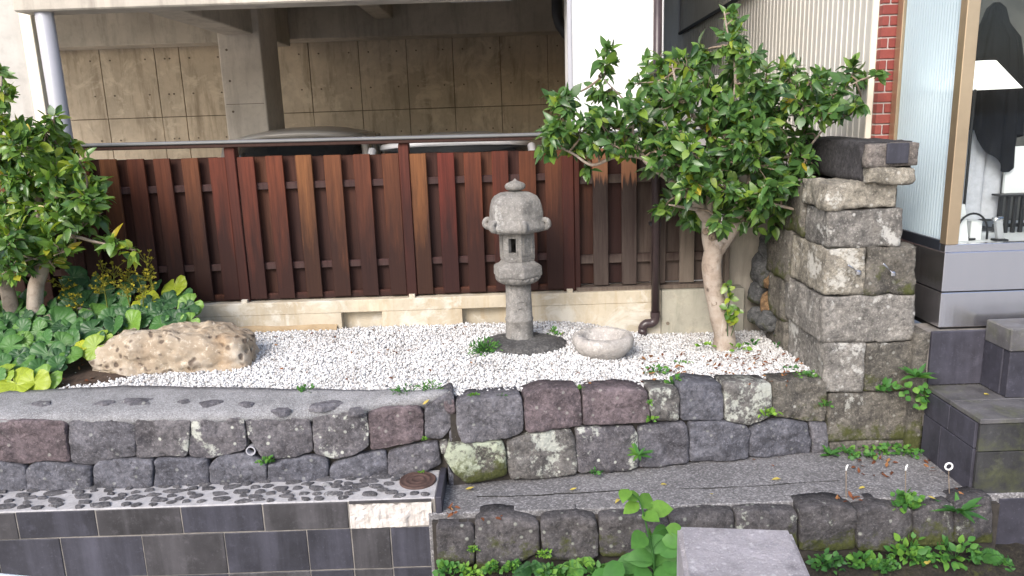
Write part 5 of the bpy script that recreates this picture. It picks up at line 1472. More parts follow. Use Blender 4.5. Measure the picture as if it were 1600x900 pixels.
CAML = [leaf_tmpl(1, w0_, c, f, 5, wav=w_) for w0_, c, f, w_ in ((0.52, 0.18, 0.30, 0.0), (0.46, 0.32, 0.22, 0.01), (0.56, 0.05, 0.40, 0.0), (0.50, 0.50, 0.15, 0.012), (0.60, 0.22, 0.05, 0.02), (0.42, 0.70, 0.35, 0.0), (0.48, -0.12, 0.45, 0.015), (0.38, 0.25, 0.6, 0.0))]
def tree_foliage(root, clusters, skel, mat, size, tints, seed, n_single=300, twigs=True, density=1.0, droop=0.25, dens=1.75):
    random.seed(seed)
    leaves = []; tw = MB()
    for (c, r, n) in clusters:
        near = min(skel, key=lambda q: (q - c).length)
        if twigs and (near - c).length > 0.02:
            mid = near.lerp(c, 0.5) + rvec() * 0.03
            tw.tube(catmull([near, mid, c, c + (c - mid).normalized() * r * 0.6], 4), [0.0065] * 5 + [0.005] * 4 + [0.003] * 4, 5)
        sprigs = max(3, int(n * dens / 6))
        for s in range(sprigs):
            d = (rvec() + Vector((0, -0.25, 0.25))).normalized()
            tip = c + d * r * random.uniform(0.55, 1.05)
            st_ = c + d * r * 0.1
            if twigs: tw.tube([st_, st_.lerp(tip, 0.5) + rvec() * 0.01, tip], [0.0032, 0.0026, 0.0016], 4)
            for k in range(int(round(6 * density))):
                q = st_.lerp(tip, random.uniform(0.3, 1.02)) + rvec() * 0.012
                dd = (d * 0.55 + rvec() * 0.85 + Vector((0, -0.15, -droop))).normalized()
                nn = (Vector((0, -0.55, 0.75)) + rvec() * 0.75).normalized()
                sz = size * random.choice((0.5, 0.7, 0.85, 1.0, 1.0, 1.15, 1.3)) * random.uniform(0.9, 1.1)
                tv = tints(q); 
                leaves.append((q, orient(q, dd, nn, sz), min(1, max(0, tv)), random.randrange(len(CAML))))
    # the nearest leaves are single leaves, the rest one mass
    def inframe(q):
        d = q - CAM; f = d.dot(_F); x = d.dot(_cx) / f * FPX + 800
        return -5 < x < 1605
    leaves.sort(key=lambda L: (not inframe(L[0]), (L[0] - CAM).length))
    single, mass = leaves[:n_single], leaves[n_single:]
    cache = {}
    base = wloc(root)
    for (q, M4, tv, vi) in single:
        key = (vi, round(tv * 14))
        if key not in cache:
            L_ = Leaves(); L_.add(CAML[vi], Matrix.Identity(4), key[1] / 14); me = L_.mesh('leaf'); me.materials.append(mat)
            me.polygons.foreach_set('use_smooth', [True] * len(me.polygons)); cache[key] = me
        o = bpy.data.objects.new('leaf', cache[key]); col.objects.link(o); o.parent = root
        o.matrix_basis = Matrix.Translation(-base) @ M4
    L_ = Leaves()
    for (q, M4, tv, vi) in mass: L_.add(CAML[vi], M4, tv)
    tag(L_.build('crown', mat, root), kind='stuff')
    if twigs: tw.build('twigs', M_twig, root, smooth=True)['kind'] = 'stuff'
    return len(leaves)

# ------------------------------------------------------------------ right camellia
TY = -0.50
tb_ = atz(1133, 540, -0.02)
TY = tb_.y
ct = empty('camellia_tree', (tb_.x, TY, gz(tb_.x, TY)), 'pruned camellia tree with pale smooth trunk, beside the downpipe and pier', 'tree')
T_ = lambda px, py, dy=0.0: aty(px, py, TY + dy)
tr = MB(); sk = []
g_ = Vector((tb_.x, TY, gz(tb_.x, TY) - 0.05))
main = limb(tr, [g_, T_(1132, 525), T_(1123, 490), T_(1113, 440), T_(1114, 398), T_(1122, 375)], [0.080, 0.064, 0.055, 0.054, 0.058, 0.056], 16, wob=0.006)
l1 = limb(tr, [T_(1112, 405), T_(1106, 360), T_(1108, 320), T_(1120, 270), T_(1130, 230), T_(1140, 180, 0.05), T_(1150, 120, 0.02), T_(1140, 60, -.02), T_(1130, 18, -.03)], [0.042, 0.036, 0.026, 0.018, 0.016, 0.012, 0.009, 0.006, 0.003], 12, wob=0.008)
l2 = limb(tr, [T_(1118, 395), T_(1142, 362), T_(1160, 330, 0.02), T_(1172, 290, 0.05), T_(1180, 240, .05), T_(1205, 190, .02), T_(1240, 150, 0), T_(1290, 150, -.05), T_(1345, 125, -.08)], [0.044, 0.040, 0.032, 0.022, 0.018, 0.013, 0.009, 0.006, 0.003], 12, wob=0.008)
l3 = limb(tr, [T_(1107, 345), T_(1080, 308, -0.05), T_(1045, 278, -0.10), T_(1022, 262, -0.14), T_(1004, 244, -0.16), T_(990, 215, -0.16), T_(985, 170, -.14), T_(940, 120, -.12)], [0.036, 0.030, 0.022, 0.020, 0.014, 0.008, 0.005, 0.003], 12, wob=0.004)
l4 = limb(tr, [T_(1006, 247, -0.16), T_(985, 243, -0.18), T_(955, 247, -0.2), T_(925, 258, -0.2), T_(895, 240, -0.2), T_(870, 228, -0.2), T_(848, 225, -.2)], [0.013, 0.012, 0.010, 0.008, 0.007, 0.005, 0.003], 10, wob=0.004)
l5 = limb(tr, [T_(1150, 340, 0), T_(1200, 320, -0.1), T_(1250, 330, -0.18)], [0.018, 0.012, 0.005], 8)
l6 = limb(tr, [T_(1130, 235, 0.0), T_(1090, 190, 0.06), T_(1060, 140, 0.08), T_(1050, 100, .08)], [0.016, 0.012, 0.009, 0.004], 8)
l7 = limb(tr, [T_(1108, 330), T_(1075, 325, -0.12), T_(1045, 320, -0.2)], [0.016, 0.010, 0.004], 8)
l8 = limb(tr, [T_(1180, 250, .05), T_(1250, 240, -0.08), T_(1290, 200, -.12), T_(1340, 170, -.14)], [0.010, 0.008, 0.005, 0.003], 8)
stub = limb(tr, [T_(1150, 330, -0.02), T_(1158, 312, -0.06), T_(1156, 296, -0.09)], [0.026, 0.024, 0.021], 12)
tr.build('trunk', M_bark, ct, smooth=True)
for C in (l1[10:], l2[8:], l3[6:], l4, l5, l6, l7, l8): sk += C
for (px, py, r_) in ((1098, 362, 7), (1110, 374, 6), (1104, 427, 6), (1112, 468, 7), (1127, 482, 6)):
    # dark branch scars on the trunk, set on the camera side of the bark
    c = T_(px, py); axis = min(main + l1, key=lambda q: (q - c).length)
    nrm = (Vector((c.x - axis.x, 0, 0)) + Vector((0, -0.05, 0))).normalized()
    p = axis + nrm * 0.050
    k = MB().lathe([(0.020, -0.012), (0.019, 0.003), (0.013, 0.006), (0.010, 0.000), (0.002, -0.002)], (0, 0, 0), 14)
    rot = nrm.to_track_quat('Z', 'Y').to_matrix()
    k.v = [tuple(p + rot @ Vector(v)) for v in k.v]
    k.build('knot', M_twig, ct, smooth=True)
CL = [(858, 216, 20, 14), (885, 165, 34, 30), (872, 195, 22, 14), (905, 210, 32, 26), (938, 150, 30, 26), (945, 105, 22, 16), (946, 82, 14, 10), (940, 195, 36, 30), (975, 220, 34, 30), (985, 170, 30, 24), (1000, 130, 26, 18), (1030, 110, 34, 34),
      (1012, 180, 38, 36), (1048, 212, 36, 36), (1058, 160, 40, 40), (1072, 110, 36, 36), (1100, 150, 40, 44), (1108, 205, 38, 36), (1100, 80, 26, 22), (1140, 70, 32, 32), (1132, 22, 15, 12), (1148, 35, 12, 8), (1150, 115, 44, 50), (1160, 170, 44, 50), (1160, 225, 40, 44),
      (1195, 135, 38, 42), (1212, 185, 42, 48), (1235, 120, 32, 34), (1255, 165, 36, 40), (1285, 135, 30, 28), (1300, 170, 22, 16), (1325, 115, 24, 20), (1348, 125, 18, 14), (1368, 118, 8, 5), (1335, 165, 15, 11), (1310, 175, 14, 8), (1320, 140, 18, 12),
      (1050, 255, 36, 38), (1085, 285, 40, 44), (1060, 315, 34, 34), (1038, 325, 20, 16), (1112, 258, 38, 38), (1100, 330, 34, 32), (1140, 300, 30, 24), (1182, 258, 40, 46), (1205, 225, 36, 40), (1192, 305, 40, 44), (1230, 285, 30, 28), (1245, 325, 22, 18), (1212, 338, 26, 22), (1165, 345, 28, 22), (1258, 250, 20, 14), (1255, 210, 24, 20),
      (1110, 300, 32, 32), (1150, 318, 30, 28), (1172, 330, 26, 22), (1125, 345, 24, 16), (1085, 340, 26, 20), (848, 226, 14, 9), (862, 240, 12, 7), (880, 205, 26, 18), (960, 200, 30, 24), (1000, 240, 24, 18), (1020, 258, 22, 16), (1265, 130, 26, 22), (1300, 150, 24, 18), (1345, 150, 14, 8), (1230, 238, 34, 32), (1258, 285, 22, 18), (1278, 178, 24, 20), (1130, 180, 38, 36), (1080, 240, 36, 36), (1135, 262, 34, 34), (1170, 95, 30, 28), (1215, 312, 34, 34), (1180, 200, 36, 36), (1040, 150, 34, 30), (930, 232, 26, 20), (902, 232, 20, 12), (960, 228, 24, 18), (918, 262, 12, 6), (985, 195, 28, 22), (1030, 240, 28, 22), (1010, 220, 30, 26)]
random.seed(31)
cl = []
for (px, py, r_, n) in CL:
    dy = random.uniform(-0.30, 0.22)
    if px < 1000: dy = random.uniform(-0.32, -0.02)
    p = T_(px, py, dy); cl.append((p, r_ * 3.7 / 1200 * 1.0, int(n * 1.0)))
    if r_ > 30: cl.append((T_(px + random.uniform(-12, 12), py + random.uniform(-12, 12), dy + random.uniform(0.12, 0.25)), r_ * 3.7 / 1200, int(n * 0.55)))
def tint_r(q): 
    t = random.gauss(0.42, 0.17)
    if random.random() < 0.09: t = random.uniform(0.65, 0.88)
    if random.random() < 0.005: t = 1.0
    return t + 0.12 * mnoise.noise(q * 6)
tree_foliage(ct, cl, sk, M_camellia, 0.070, tint_r, 77, dens=2.15)

# ------------------------------------------------------------------ left tree
LTY = -0.42
L_T = lambda px, py, dy=0.0: aty(px, py, LTY + dy)
lb_ = L_T(50, 500); lt_ = empty('evergreen_tree', (lb_.x, LTY, gz(lb_.x, LTY)), 'bright leafy evergreen tree with pale stems at the left edge', 'tree')
tr = MB(); sk = []
b1 = Vector((lb_.x - 0.02, LTY, 0.0))
m1 = limb(tr, [b1, L_T(55, 460), L_T(66, 420), L_T(72, 380), L_T(60, 320), L_T(70, 250), L_T(85, 200)], [0.050, 0.045, 0.038, 0.030, 0.022, 0.013, 0.005], 12)
m2 = limb(tr, [Vector((aty(-10, 480, LTY).x, LTY, 0.0)) + Vector((0.1, 0, 0)), L_T(12, 455), L_T(-5, 430), L_T(-12, 360), L_T(-8, 280), L_T(0, 200), L_T(2, 120)], [0.045, 0.042, 0.036, 0.030, 0.02, 0.014, 0.005], 12)
m3 = limb(tr, [L_T(70, 385), L_T(110, 370, -.08), L_T(150, 378, -.12), L_T(205, 390, -.14)], [0.018, 0.012, 0.008, 0.003], 8)
m4 = limb(tr, [L_T(62, 330), L_T(95, 305, -.1), L_T(130, 310, -.15)], [0.016, 0.010, 0.004], 8)
m5 = limb(tr, [L_T(-5, 420), L_T(25, 400, -.1), L_T(55, 405, -.18)], [0.014, 0.010, 0.004], 8)
tr.build('trunk', M_bark, lt_, smooth=True)
for C in (m1[12:], m2[10:], m3, m4, m5): sk += C
CL2 = [(-30, 150, 30, 24), (0, 118, 18, 10), (6, 150, 18, 12), (-25, 220, 40, 36), (8, 195, 22, 16), (35, 235, 34, 34), (72, 208, 26, 22), (84, 188, 12, 8), (92, 225, 22, 18), (20, 270, 36, 38), (68, 262, 36, 38), (110, 262, 30, 26), (125, 255, 14, 8),
       (60, 310, 38, 42), (18, 322, 36, 38), (102, 302, 36, 40), (132, 318, 28, 26), (118, 348, 28, 24), (145, 292, 18, 14), (155, 335, 15, 10), (-30, 330, 40, 34), (20, 372, 38, 40), (70, 368, 34, 34), (-20, 400, 36, 30), (48, 408, 30, 28), (80, 412, 18, 12), (18, 420, 30, 26), (-20, 450, 24, 14),
       (85, 285, 36, 36), (40, 280, 36, 36), (135, 300, 26, 22), (150, 315, 18, 14), (85, 330, 36, 34), (45, 345, 36, 34), (100, 350, 30, 24), (5, 350, 34, 30), (110, 232, 20, 14), (50, 210, 22, 16), (5, 245, 30, 26), (95, 395, 22, 14), (30, 395, 30, 24), (140, 345, 18, 12), (165, 380, 12, 6), (182, 384, 15, 11), (208, 390, 11, 7), (100, 385, 18, 10)]
cl = []
for (px, py, r_, n) in CL2:
    dy = random.uniform(-0.28, 0.15)
    p = L_T(px, py, dy); cl.append((p, r_ * 3.8 / 1200, n))
    if r_ > 30: cl.append((L_T(px + random.uniform(-10, 10), py + random.uniform(-10, 10), 0.2), r_ * 3.8 / 1200, int(n * 0.5)))
def tint_l(q):
    t = random.gauss(0.60, 0.16) + 0.25 * mnoise.noise(q * 5)
    if random.random() < 0.04: t = random.uniform(0.85, 0.95)
    return t
tree_foliage(lt_, cl, sk, M_camellia, 0.070, tint_l, 78, droop=0.05, dens=3.0)

# ------------------------------------------------------------------ round-leaved plants at left
RND = [round_tmpl(seed=s * 1.7, wave=0.05 + 0.03 * s) for s in range(4)]
rcache = {}
def round_plant(label, base, leaves, flowers=()):
    root = empty('round_leaf_plant', base, label, 'plant', 'round-leaved ground plants')
    stm = MB()
    for (px, py, r_, tint) in leaves:
        Y = lerp(-0.13, -1.02, min(1, max(0, (py - 428) / 172)))
        p = aty(px, py, Y); p.z = max(p.z, gz(p.x, p.y) + 0.02 + r_ * 0.0012)
        sz = r_ * (p - CAM).length / 1230 * 1.08
        nn = (Vector((random.uniform(-.35, .35), -0.75, 0.75)) + rvec() * 0.28).normalized()
        dd = Vector((random.uniform(-1, 1), random.uniform(-0.9, 0.1), random.uniform(-0.5, 0.2)))
        dd = (dd - nn * dd.dot(nn)).normalized()
        M4 = orient(p, dd, nn, sz)
        vi = random.randrange(4); key = (vi, round(tint * 12))
        if key not in rcache:
            L_ = Leaves(); L_.add(RND[vi], Matrix.Identity(4), key[1] / 12); me = L_.mesh('leaf'); me.materials.append(M_ligu)
            me.polygons.foreach_set('use_smooth', [True] * len(me.polygons)); rcache[key] = me
        o = bpy.data.objects.new('leaf', rcache[key]); col.objects.link(o); o.parent = root
        o.matrix_basis = Matrix.Translation(-Vector(base)) @ M4
        ft = Vector((lerp(p.x, base[0], 0.6), lerp(p.y, base[1], 0.4) + 0.03, gz(p.x, p.y) - 0.01))
        stm.tube(catmull([ft, ft.lerp(p, 0.6) + Vector((0, 0.02, 0.02)), p], 3), 0.004, 5)
    stm.build('stems', M_stem, root, smooth=True)
    for (px, py, h, Y) in flowers:
        top = aty(px, py, Y); ft = Vector((top.x + random.uniform(-.05, .05), Y + 0.03, gz(top.x, Y)))
        fl_ = Leaves(); fl_.tube(catmull([ft, ft.lerp(top, 0.5) + rvec() * 0.01, top - Vector((0, 0, h))], 3), 0.004, 5, 0.0)
        t0 = top - Vector((0, 0, h))
        for k in range(16):
            e = t0 + Vector((random.gauss(0, 0.032), random.gauss(0, 0.028), random.uniform(-0.05, h)))
            fl_.tube([t0 + Vector((0, 0, max(-0.06, (e.z - t0.z) * 0.6 - 0.02))), e], 0.0017, 4, 0.15)
            for m_ in range(3):
                fl_.add(leaf_tmpl(1, 0.7, 0.0, 0.5, 2), orient(e, (rvec() + Vector((0, 0, .8))).normalized(), rvec(), 0.020), random.uniform(0.3, 1.0))
        fl_.build('flower_stalk', M_flower, root)
random.seed(15)
A1 = [(14, 482, 18, .5), (52, 492, 17, .5), (87, 507, 27, .38), (17, 542, 18, .5), (35, 511, 13, .62), (59, 517, 15, .5), (37, 530, 11, .65), (48, 545, 11, .6), (35, 566, 17, .48), (75, 555, 22, .35), (111, 555, 14, .55), (3, 565, 12, .3), (9, 504, 14, .3), (52, 470, 18, .15), (-15, 520, 18, .4), (-20, 560, 18, .4), (70, 530, 14, .4), (95, 535, 15, .5), (5, 525, 14, .35), (62, 575, 13, .3), (90, 570, 12, .3), (-25, 490, 18, .4), (20, 470, 15, .3), (78, 480, 14, .2), (112, 528, 13, .3), (-5, 590, 14, .5)]
A1 += [(random.uniform(-40, 110), random.uniform(480, 570), random.uniform(10, 15), random.uniform(0, .25)) for k in range(18)]
A1 += [(random.uniform(-190, -20), random.uniform(470, 575), random.uniform(13, 20), random.uniform(.1, .6)) for k in range(40)]
round_plant('large clump of glossy round green leaves at the left edge below the tree', (aty(40, 560, -0.75).x, -0.62, 0.03), A1)
A2 = [(115, 433, 17, .12), (143, 442, 15, .08), (110, 467, 18, .12), (141, 467, 16, .03), (170, 464, 17, .12), (190, 471, 16, .42), (147, 490, 18, .62), (144, 515, 17, .08), (173, 498, 15, .3), (190, 494, 14, .12), (110, 512, 18, .3), (273, 450, 20, .88), (227, 470, 18, 1.0), (298, 477, 18, .78), (230, 488, 16, .15), (255, 480, 14, .08), (270, 498, 15, .1), (297, 502, 14, .72), (205, 506, 20, .78), (243, 447, 12, .12), (180, 510, 16, .35), (323, 513, 6, .5), (213, 443, 13, .08), (160, 445, 14, .08), (200, 452, 13, .12), (285, 462, 15, .3), (250, 505, 15, .4), (262, 470, 13, .15), (130, 500, 14, .3), (215, 490, 13, .2), (150, 530, 13, .2)]
A2 += [(random.uniform(105, 300), random.uniform(450, 512), random.uniform(10, 15), random.uniform(0, .2)) for k in range(24)]
round_plant('clump of dark round leaves with yellow-green flower stalks behind the pitted rock', (aty(205, 500, -0.35).x, -0.30, 0.05), A2,
            [(158, 405, 0.10, -0.30), (175, 408, 0.08, -0.28), (198, 412, 0.09, -0.27), (226, 392, 0.13, -0.25), (222, 440, 0.06, -0.42), (195, 440, 0.06, -0.42), (160, 432, 0.06, -0.42), (115, 460, 0.05, -0.45), (97, 435, 0.05, -0.3), (232, 415, 0.06, -0.3)])
round_plant('low yellow-green broad leaves on the coping in the left foreground', (aty(45, 600, -1.0).x, -0.93, 0.02), [(25, 600, 24, .92), (55, 606, 22, .95), (72, 592, 20, .78), (5, 588, 20, .85)])
round_plant('single large yellowing round leaf at the left end of the pitted rock', (aty(148, 560, -0.72).x, -0.68, 0.03), [(148, 543, 18, .86), (163, 528, 12, .8), (128, 540, 9, .98)])

# ================================================================== SMALL PLANTS
LANCE = [leaf_tmpl(1, 0.26, c, 0.25, 4) for c in (0.2, 0.4, 0.05)]
OVATE = [leaf_tmpl(1, 0.62, c, 0.2, 4) for c in (0.15, 0.3, 0.0)]
ROUNDL = [leaf_tmpl(1, 0.9, c, 0.15, 4) for c in (0.1, 0.25)]
TOC = Vector((0, -0.6, 0.5))
def px_size(p, r): return r * (p - CAM).length / 1230
def rosette(base, r, n, tint, up=0.5, tm=LANCE):
    L_ = Leaves()
    for k in range(n):
        t = 2 * math.pi * k / n + random.uniform(-.3, .3); e = random.uniform(0.1, 1.0) * up
        d = Vector((math.cos(t), math.sin(t) * 0.8 - 0.1, e)).normalized()
        L_.add(random.choice(tm), orient(base + Vector((0, 0, 0.003)), d, (Vector((0, 0, 1)) + TOC * 0.5), r * random.uniform(0.7, 1.1)), tint + random.uniform(-.18, .18))
    return L_
def bushy(base, r, n, tint, leaf, flat=0.7, tm=OVATE, out=Vector((0, -0.3, 0.3))):
    L_ = Leaves()
    for k in range(n):
        q = rvec(); q = Vector((q.x, q.y * 0.6, abs(q.z) * flat)) * r * random.uniform(0.3, 1.0)
        if k % 4 == 0: L_.tube([base, base + q * 0.6 + rvec() * 0.005, base + q], 0.0014, 4, 0.2)
        d = (q.normalized() * 0.6 + rvec() * 0.7 + out).normalized()
        L_.add(random.choice(tm), orient(base + q, d, (Vector((0, -0.5, 0.8)) + rvec() * 0.5), leaf * random.uniform(0.6, 1.2)), tint + random.uniform(-.22, .22))
    return L_
def fern(base, r, n, tint, face=Vector((0, -1, 0)), dark=0.0, spread=1.0):
    L_ = Leaves()
    for k in range(n):
        t = lerp(-1.25, 1.25, (k + 0.5) / n) * spread + random.uniform(-.2, .2)
        d0 = (Vector((math.sin(t), -0.35, math.cos(t) * 0.8 + 0.2))).normalized()
        ln_ = r * random.uniform(0.75, 1.1); pts = []
        for i in range(9):
            s = i / 8; pts.append(base + d0 * ln_ * s + Vector((0, -0.12, -0.35)) * ln_ * s * s)
        L_.tube(pts, 0.0014, 4, 0.3)
        side = d0.cross(Vector((0, -0.6, 0.8))).normalized()
        for i in range(1, 17):
            s = i / 17; f_ = s * 8; j = int(f_); p = pts[j].lerp(pts[j + 1], f_ - j); tang = (pts[min(j + 1, 8)] - pts[j]).normalized()
            wl_ = ln_ * 0.30 * (math.sin(math.pi * (0.15 + 0.85 * s) ** 0.9) + 0.08)
            for sg in (-1, 1):
                L_.add(LANCE[0], orient(p, (side * sg + tang * 0.45).normalized(), Vector((0, -0.7, 0.7)) + rvec() * 0.2, max(0.006, wl_)), tint + random.uniform(-.12, .12))
    return L_
def put(L_, name, label, group='small weeds in the garden', mat=None): return tag(L_.build(name, mat or M_weed), label, 'weed', group)
random.seed(101)
def G(px, py): 
    p = atz(px, py, 0.03); p.z = gz(p.x, p.y) + 0.004; return p
def onwall(px, py, Y): return aty(px, py, Y)
p = G(757, 556); put(bushy(p, px_size(p, 26), 170, 0.42, 0.034, 0.95, LANCE), 'fern', 'dense bright green fern tuft left of the lantern base')
p = G(480, 612); put(bushy(p, px_size(p, 17), 26, 0.45, 0.026), 'weed', 'small feathery weed at the front gravel edge right of the rock')
p = G(630, 617); put(bushy(p, px_size(p, 19), 60, 0.35, 0.026, 1.0, LANCE), 'fern', 'left of two small ferns at the gravel edge above the kerb end')
p = G(672, 612); put(bushy(p, px_size(p, 22), 70, 0.5, 0.028, 1.0, LANCE), 'fern', 'right of two small ferns at the gravel edge above the kerb end')
p = G(866, 530); put(bushy(p, px_size(p, 15), 24, 0.55, 0.026), 'weed', 'small green weed right of the lantern base stone')
p = G(1026, 572); put(bushy(p, px_size(p, 20), 30, 0.5, 0.032), 'weed', 'sparse weed on the gravel right of the basin')
p = G(1058, 588); put(bushy(p, px_size(p, 18), 34, 0.55, 0.034), 'weed', 'leafy weed on the gravel above the middle wall stones')
p = G(786, 616); put(bushy(p, px_size(p, 8), 12, 0.4, 0.02), 'weed', 'tiny weed just behind the first right wall stone')
for (px, py, r_, lab) in ((860, 599, 12, 'thin patch of clover behind the reddish wall stone'), (898, 602, 18, 'wider patch of clover behind the reddish wall stone'), (740, 617, 10, 'tiny clover patch behind the wall corner')):
    p = G(px, py); put(bushy(p, px_size(p, r_), 34, 0.6, 0.016, 0.3, ROUNDL), 'clover_patch', lab)
p = G(1262, 572); put(bushy(p, px_size(p, 26), 80, 0.5, 0.018, 0.3, ROUNDL), 'clover_patch', 'green moss-like weed patch along the foot of the pier')
p = G(1235, 560); put(bushy(p, px_size(p, 14), 26, 0.25, 0.018, 0.3, ROUNDL), 'clover_patch', 'dull green weed patch left of the pier foot')
p = G(1100, 532); put(bushy(p + Vector((0, 0, 0.03)), px_size(p, 16), 14, 0.95, 0.036), 'weed', 'yellow-green sprout left of the camellia trunk')
p = G(1066, 553); put(bushy(p, px_size(p, 14), 16, 0.6, 0.02, 0.3), 'weed', 'low green sprout before the base wall, left of the camellia')
p = G(1155, 535); put(bushy(p + Vector((0, 0, 0.02)), px_size(p, 14), 14, 0.9, 0.036), 'weed', 'yellow-green sprout at the right foot of the camellia trunk')
p = G(1176, 522); put(bushy(p, px_size(p, 12), 16, 0.3, 0.026), 'weed', 'dark weed before the rubble heap')
p = G(1218, 527); put(bushy(p, px_size(p, 12), 14, 0.3, 0.024), 'weed', 'dark weed at the foot of the rubble beside the pier')
# leafy sucker beside the trunk
sk_ = Leaves(); s0 = T_(1137, 525, -0.07); stem = catmull([s0, T_(1136, 490, -.08), T_(1140, 465, -.08), T_(1134, 442, -.08)], 4)
sk_.tube(stem, 0.003, 5, 0.1)
for k in range(26):
    q = random.choice(stem[3:]); sk_.add(random.choice(OVATE), orient(q, (rvec() + Vector((0, -0.4, 0.1))).normalized(), Vector((0, -.6, .7)) + rvec() * .4, random.uniform(0.04, 0.065)), random.uniform(0.4, 0.95))
stem2 = catmull([s0 + Vector((0.02, 0, 0)), T_(1150, 500, -.08), T_(1152, 482, -.08)], 4); sk_.tube(stem2, 0.0025, 5, 0.1)
for k in range(10):
    q = random.choice(stem2[3:]); sk_.add(random.choice(OVATE), orient(q, (rvec() + Vector((0, -0.4, 0.1))).normalized(), Vector((0, -.6, .7)) + rvec() * .4, random.uniform(0.035, 0.055)), random.uniform(0.5, 0.95))
put(sk_, 'sucker_shoot', 'upright leafy sucker shoot against the camellia trunk', mat=M_camellia)
# in the joints of the walls
W_ = [(415, 724, -1.40, 13, 'bushy', 0.6, 'green tuft under the drain pipe in the left stone wall'),
      (1019, 656, -1.27, 12, 'bushy', 0.75, 'small bright sprig low in the joint left of the square blue stone'),
      (1017, 630, -1.27, 7, 'bushy', 0.7, 'tiny sprig high in the joint beside the lichened narrow stone'),
      (1202, 650, -1.18, 15, 'bushy', 0.95, 'bright yellow-green sprig between two right wall stones'),
      (998, 712, -1.28, 20, 'rosette', 0.5, 'spiky leaf rosette in the lower joint of the right wall'),
      (931, 740, -1.31, 10, 'bushy', 0.3, 'tiny dark weed at the wall foot left of the rosette'),
      (1291, 634, -1.10, 10, 'bushy', 0.5, 'clover tuft between the wall end and the pier'),
      (1297, 712, -1.13, 17, 'rosette', 0.35, 'grey-green rosette at the left foot of the pier'),
      (1323, 706, -1.13, 12, 'rosette', 0.4, 'smaller rosette at the foot of the pier, second from the wall'),
      (1432, 590, -1.16, 22, 'rosette', 0.45, 'pointed leaf rosette high in the corner of the pier and steps'),
      (1382, 611, -1.13, 17, 'bushy', 0.45, 'leafy tuft in the horizontal joint of the pier'),
      (661, 741, -1.34, 8, 'bushy', 0.7, 'tiny green sprig behind the round iron cover'),
      (704, 790, -1.42, 11, 'bushy', 0.35, 'small grey-green tuft at the corner of the kerb end slab'),
      (662, 687, -1.35, 6, 'bushy', 0.8, 'minute sprig in the joint above the iron cover')]
for (px, py, Y, r_, typ, tint, lab) in W_:
    p = onwall(px, py, Y); s = px_size(p, r_)
    L_ = rosette(p, s * 1.2, 15, tint, 1.0) if typ == 'rosette' else bushy(p, s, 22, tint, s * 0.62)
    put(L_, 'rosette_weed' if typ == 'rosette' else 'weed', lab, 'weeds in the wall joints')
L_ = Leaves()
for k in range(40):                                       # trailing weed on the pier
    px, py = random.uniform(1410, 1452), random.uniform(600, 636)
    if px < 1430 and py > 622: continue
    p = onwall(px, py, -1.15 - random.uniform(0, .03)); L_.add(random.choice(ROUNDL), orient(p, (rvec() + Vector((0, -.5, -.3))).normalized(), Vector((0, -.7, .6)) + rvec() * .4, random.uniform(.025, .042)), random.uniform(.3, .75))
put(L_, 'trailing_weed', 'trailing round-leaved weed hanging below the rosette on the pier', 'weeds in the wall joints')
L_ = Leaves()
for k in range(130):                                      # ground cover at the pier foot
    px = random.uniform(1325, 1440); py = 712 + random.uniform(-8, 5) - (6 if 1370 < px < 1410 else 0)
    p = atz(px, py, LED + 0.01); p.z += random.uniform(0, .035); L_.add(random.choice(ROUNDL), orient(p, (rvec() + Vector((0, -.3, .3))).normalized(), Vector((0, -.5, .8)) + rvec() * .5, random.uniform(.016, .03)), random.uniform(.3, .75))
put(L_, 'clover_patch', 'long green weed patch along the foot of the pier on the ledge')
# gutter plants at the bottom
LB = -1.73
def low(px, py): return aty(px, py, LB)
Gt = [(1418, 785, -1.66, 26, 'bushy', .55, 'rounded lobed weed hanging over the ledge below the middle stake'),
      (1498, 800, -1.70, 29, 'rosette', .3, 'dark green long-leaved rosette over the ledge edge by the steps'),
      (1292, 880, LB, 26, 'bushy', .25, 'dark leafy weed at the bottom right of the granite post'),
      (1350, 878, LB, 24, 'bushy', .5, 'round-leaved weed second from the granite post in the gutter'),
      (1418, 860, LB, 32, 'bushy', .6, 'largest bright leafy weed in the gutter under the ledge stones'),
      (1492, 862, LB, 32, 'bushy', .5, 'dense small-leaved weed in the gutter left of the fern'),
      (1445, 872, LB, 20, 'bushy', .45, 'small weed between the two larger gutter weeds'),
      (700, 890, LB, 22, 'bushy', .5, 'round-leaved weed at the foot of the tiled kerb corner'),
      (736, 892, LB, 17, 'bushy', .9, 'bright lime green weed below the first low stone joint'),
      (768, 888, LB, 17, 'bushy', .6, 'clover tuft below the big low stone'),
      (800, 886, LB, 15, 'bushy', .55, 'clover tuft left of the dark fern'),
      (860, 896, LB - .05, 24, 'bushy', .5, 'leafy tuft between the two middle ferns in the gutter'),
      (935, 896, LB - .05, 26, 'bushy', .45, 'leafy tuft left of the tall plant foot'),
      (1560, 880, LB, 20, 'bushy', .35, 'dull weed at the far right end of the gutter'),
      (1385, 885, LB - .04, 20, 'bushy', .4, 'low weed before the largest gutter weed'),
      (738, 858, -1.72, 9, 'bushy', .8, 'tiny lime sprig in the low stone joint'),
      (850, 866, LB, 12, 'bushy', .8, 'small bright sprig above the dark fern')]
for (px, py, Y, r_, typ, tint, lab) in Gt:
    p = aty(px, py, Y); s = px_size(p, r_)
    L_ = rosette(p, s * 1.15, 20, tint, 0.9) if typ == 'rosette' else bushy(p + Vector((0, 0, -s * .3)), s, 60, tint, s * 0.42, 0.9, ROUNDL if 'round' in lab or 'clover' in lab else OVATE)
    put(L_, 'rosette_weed' if typ == 'rosette' else 'weed', lab, 'weeds in the gutter')
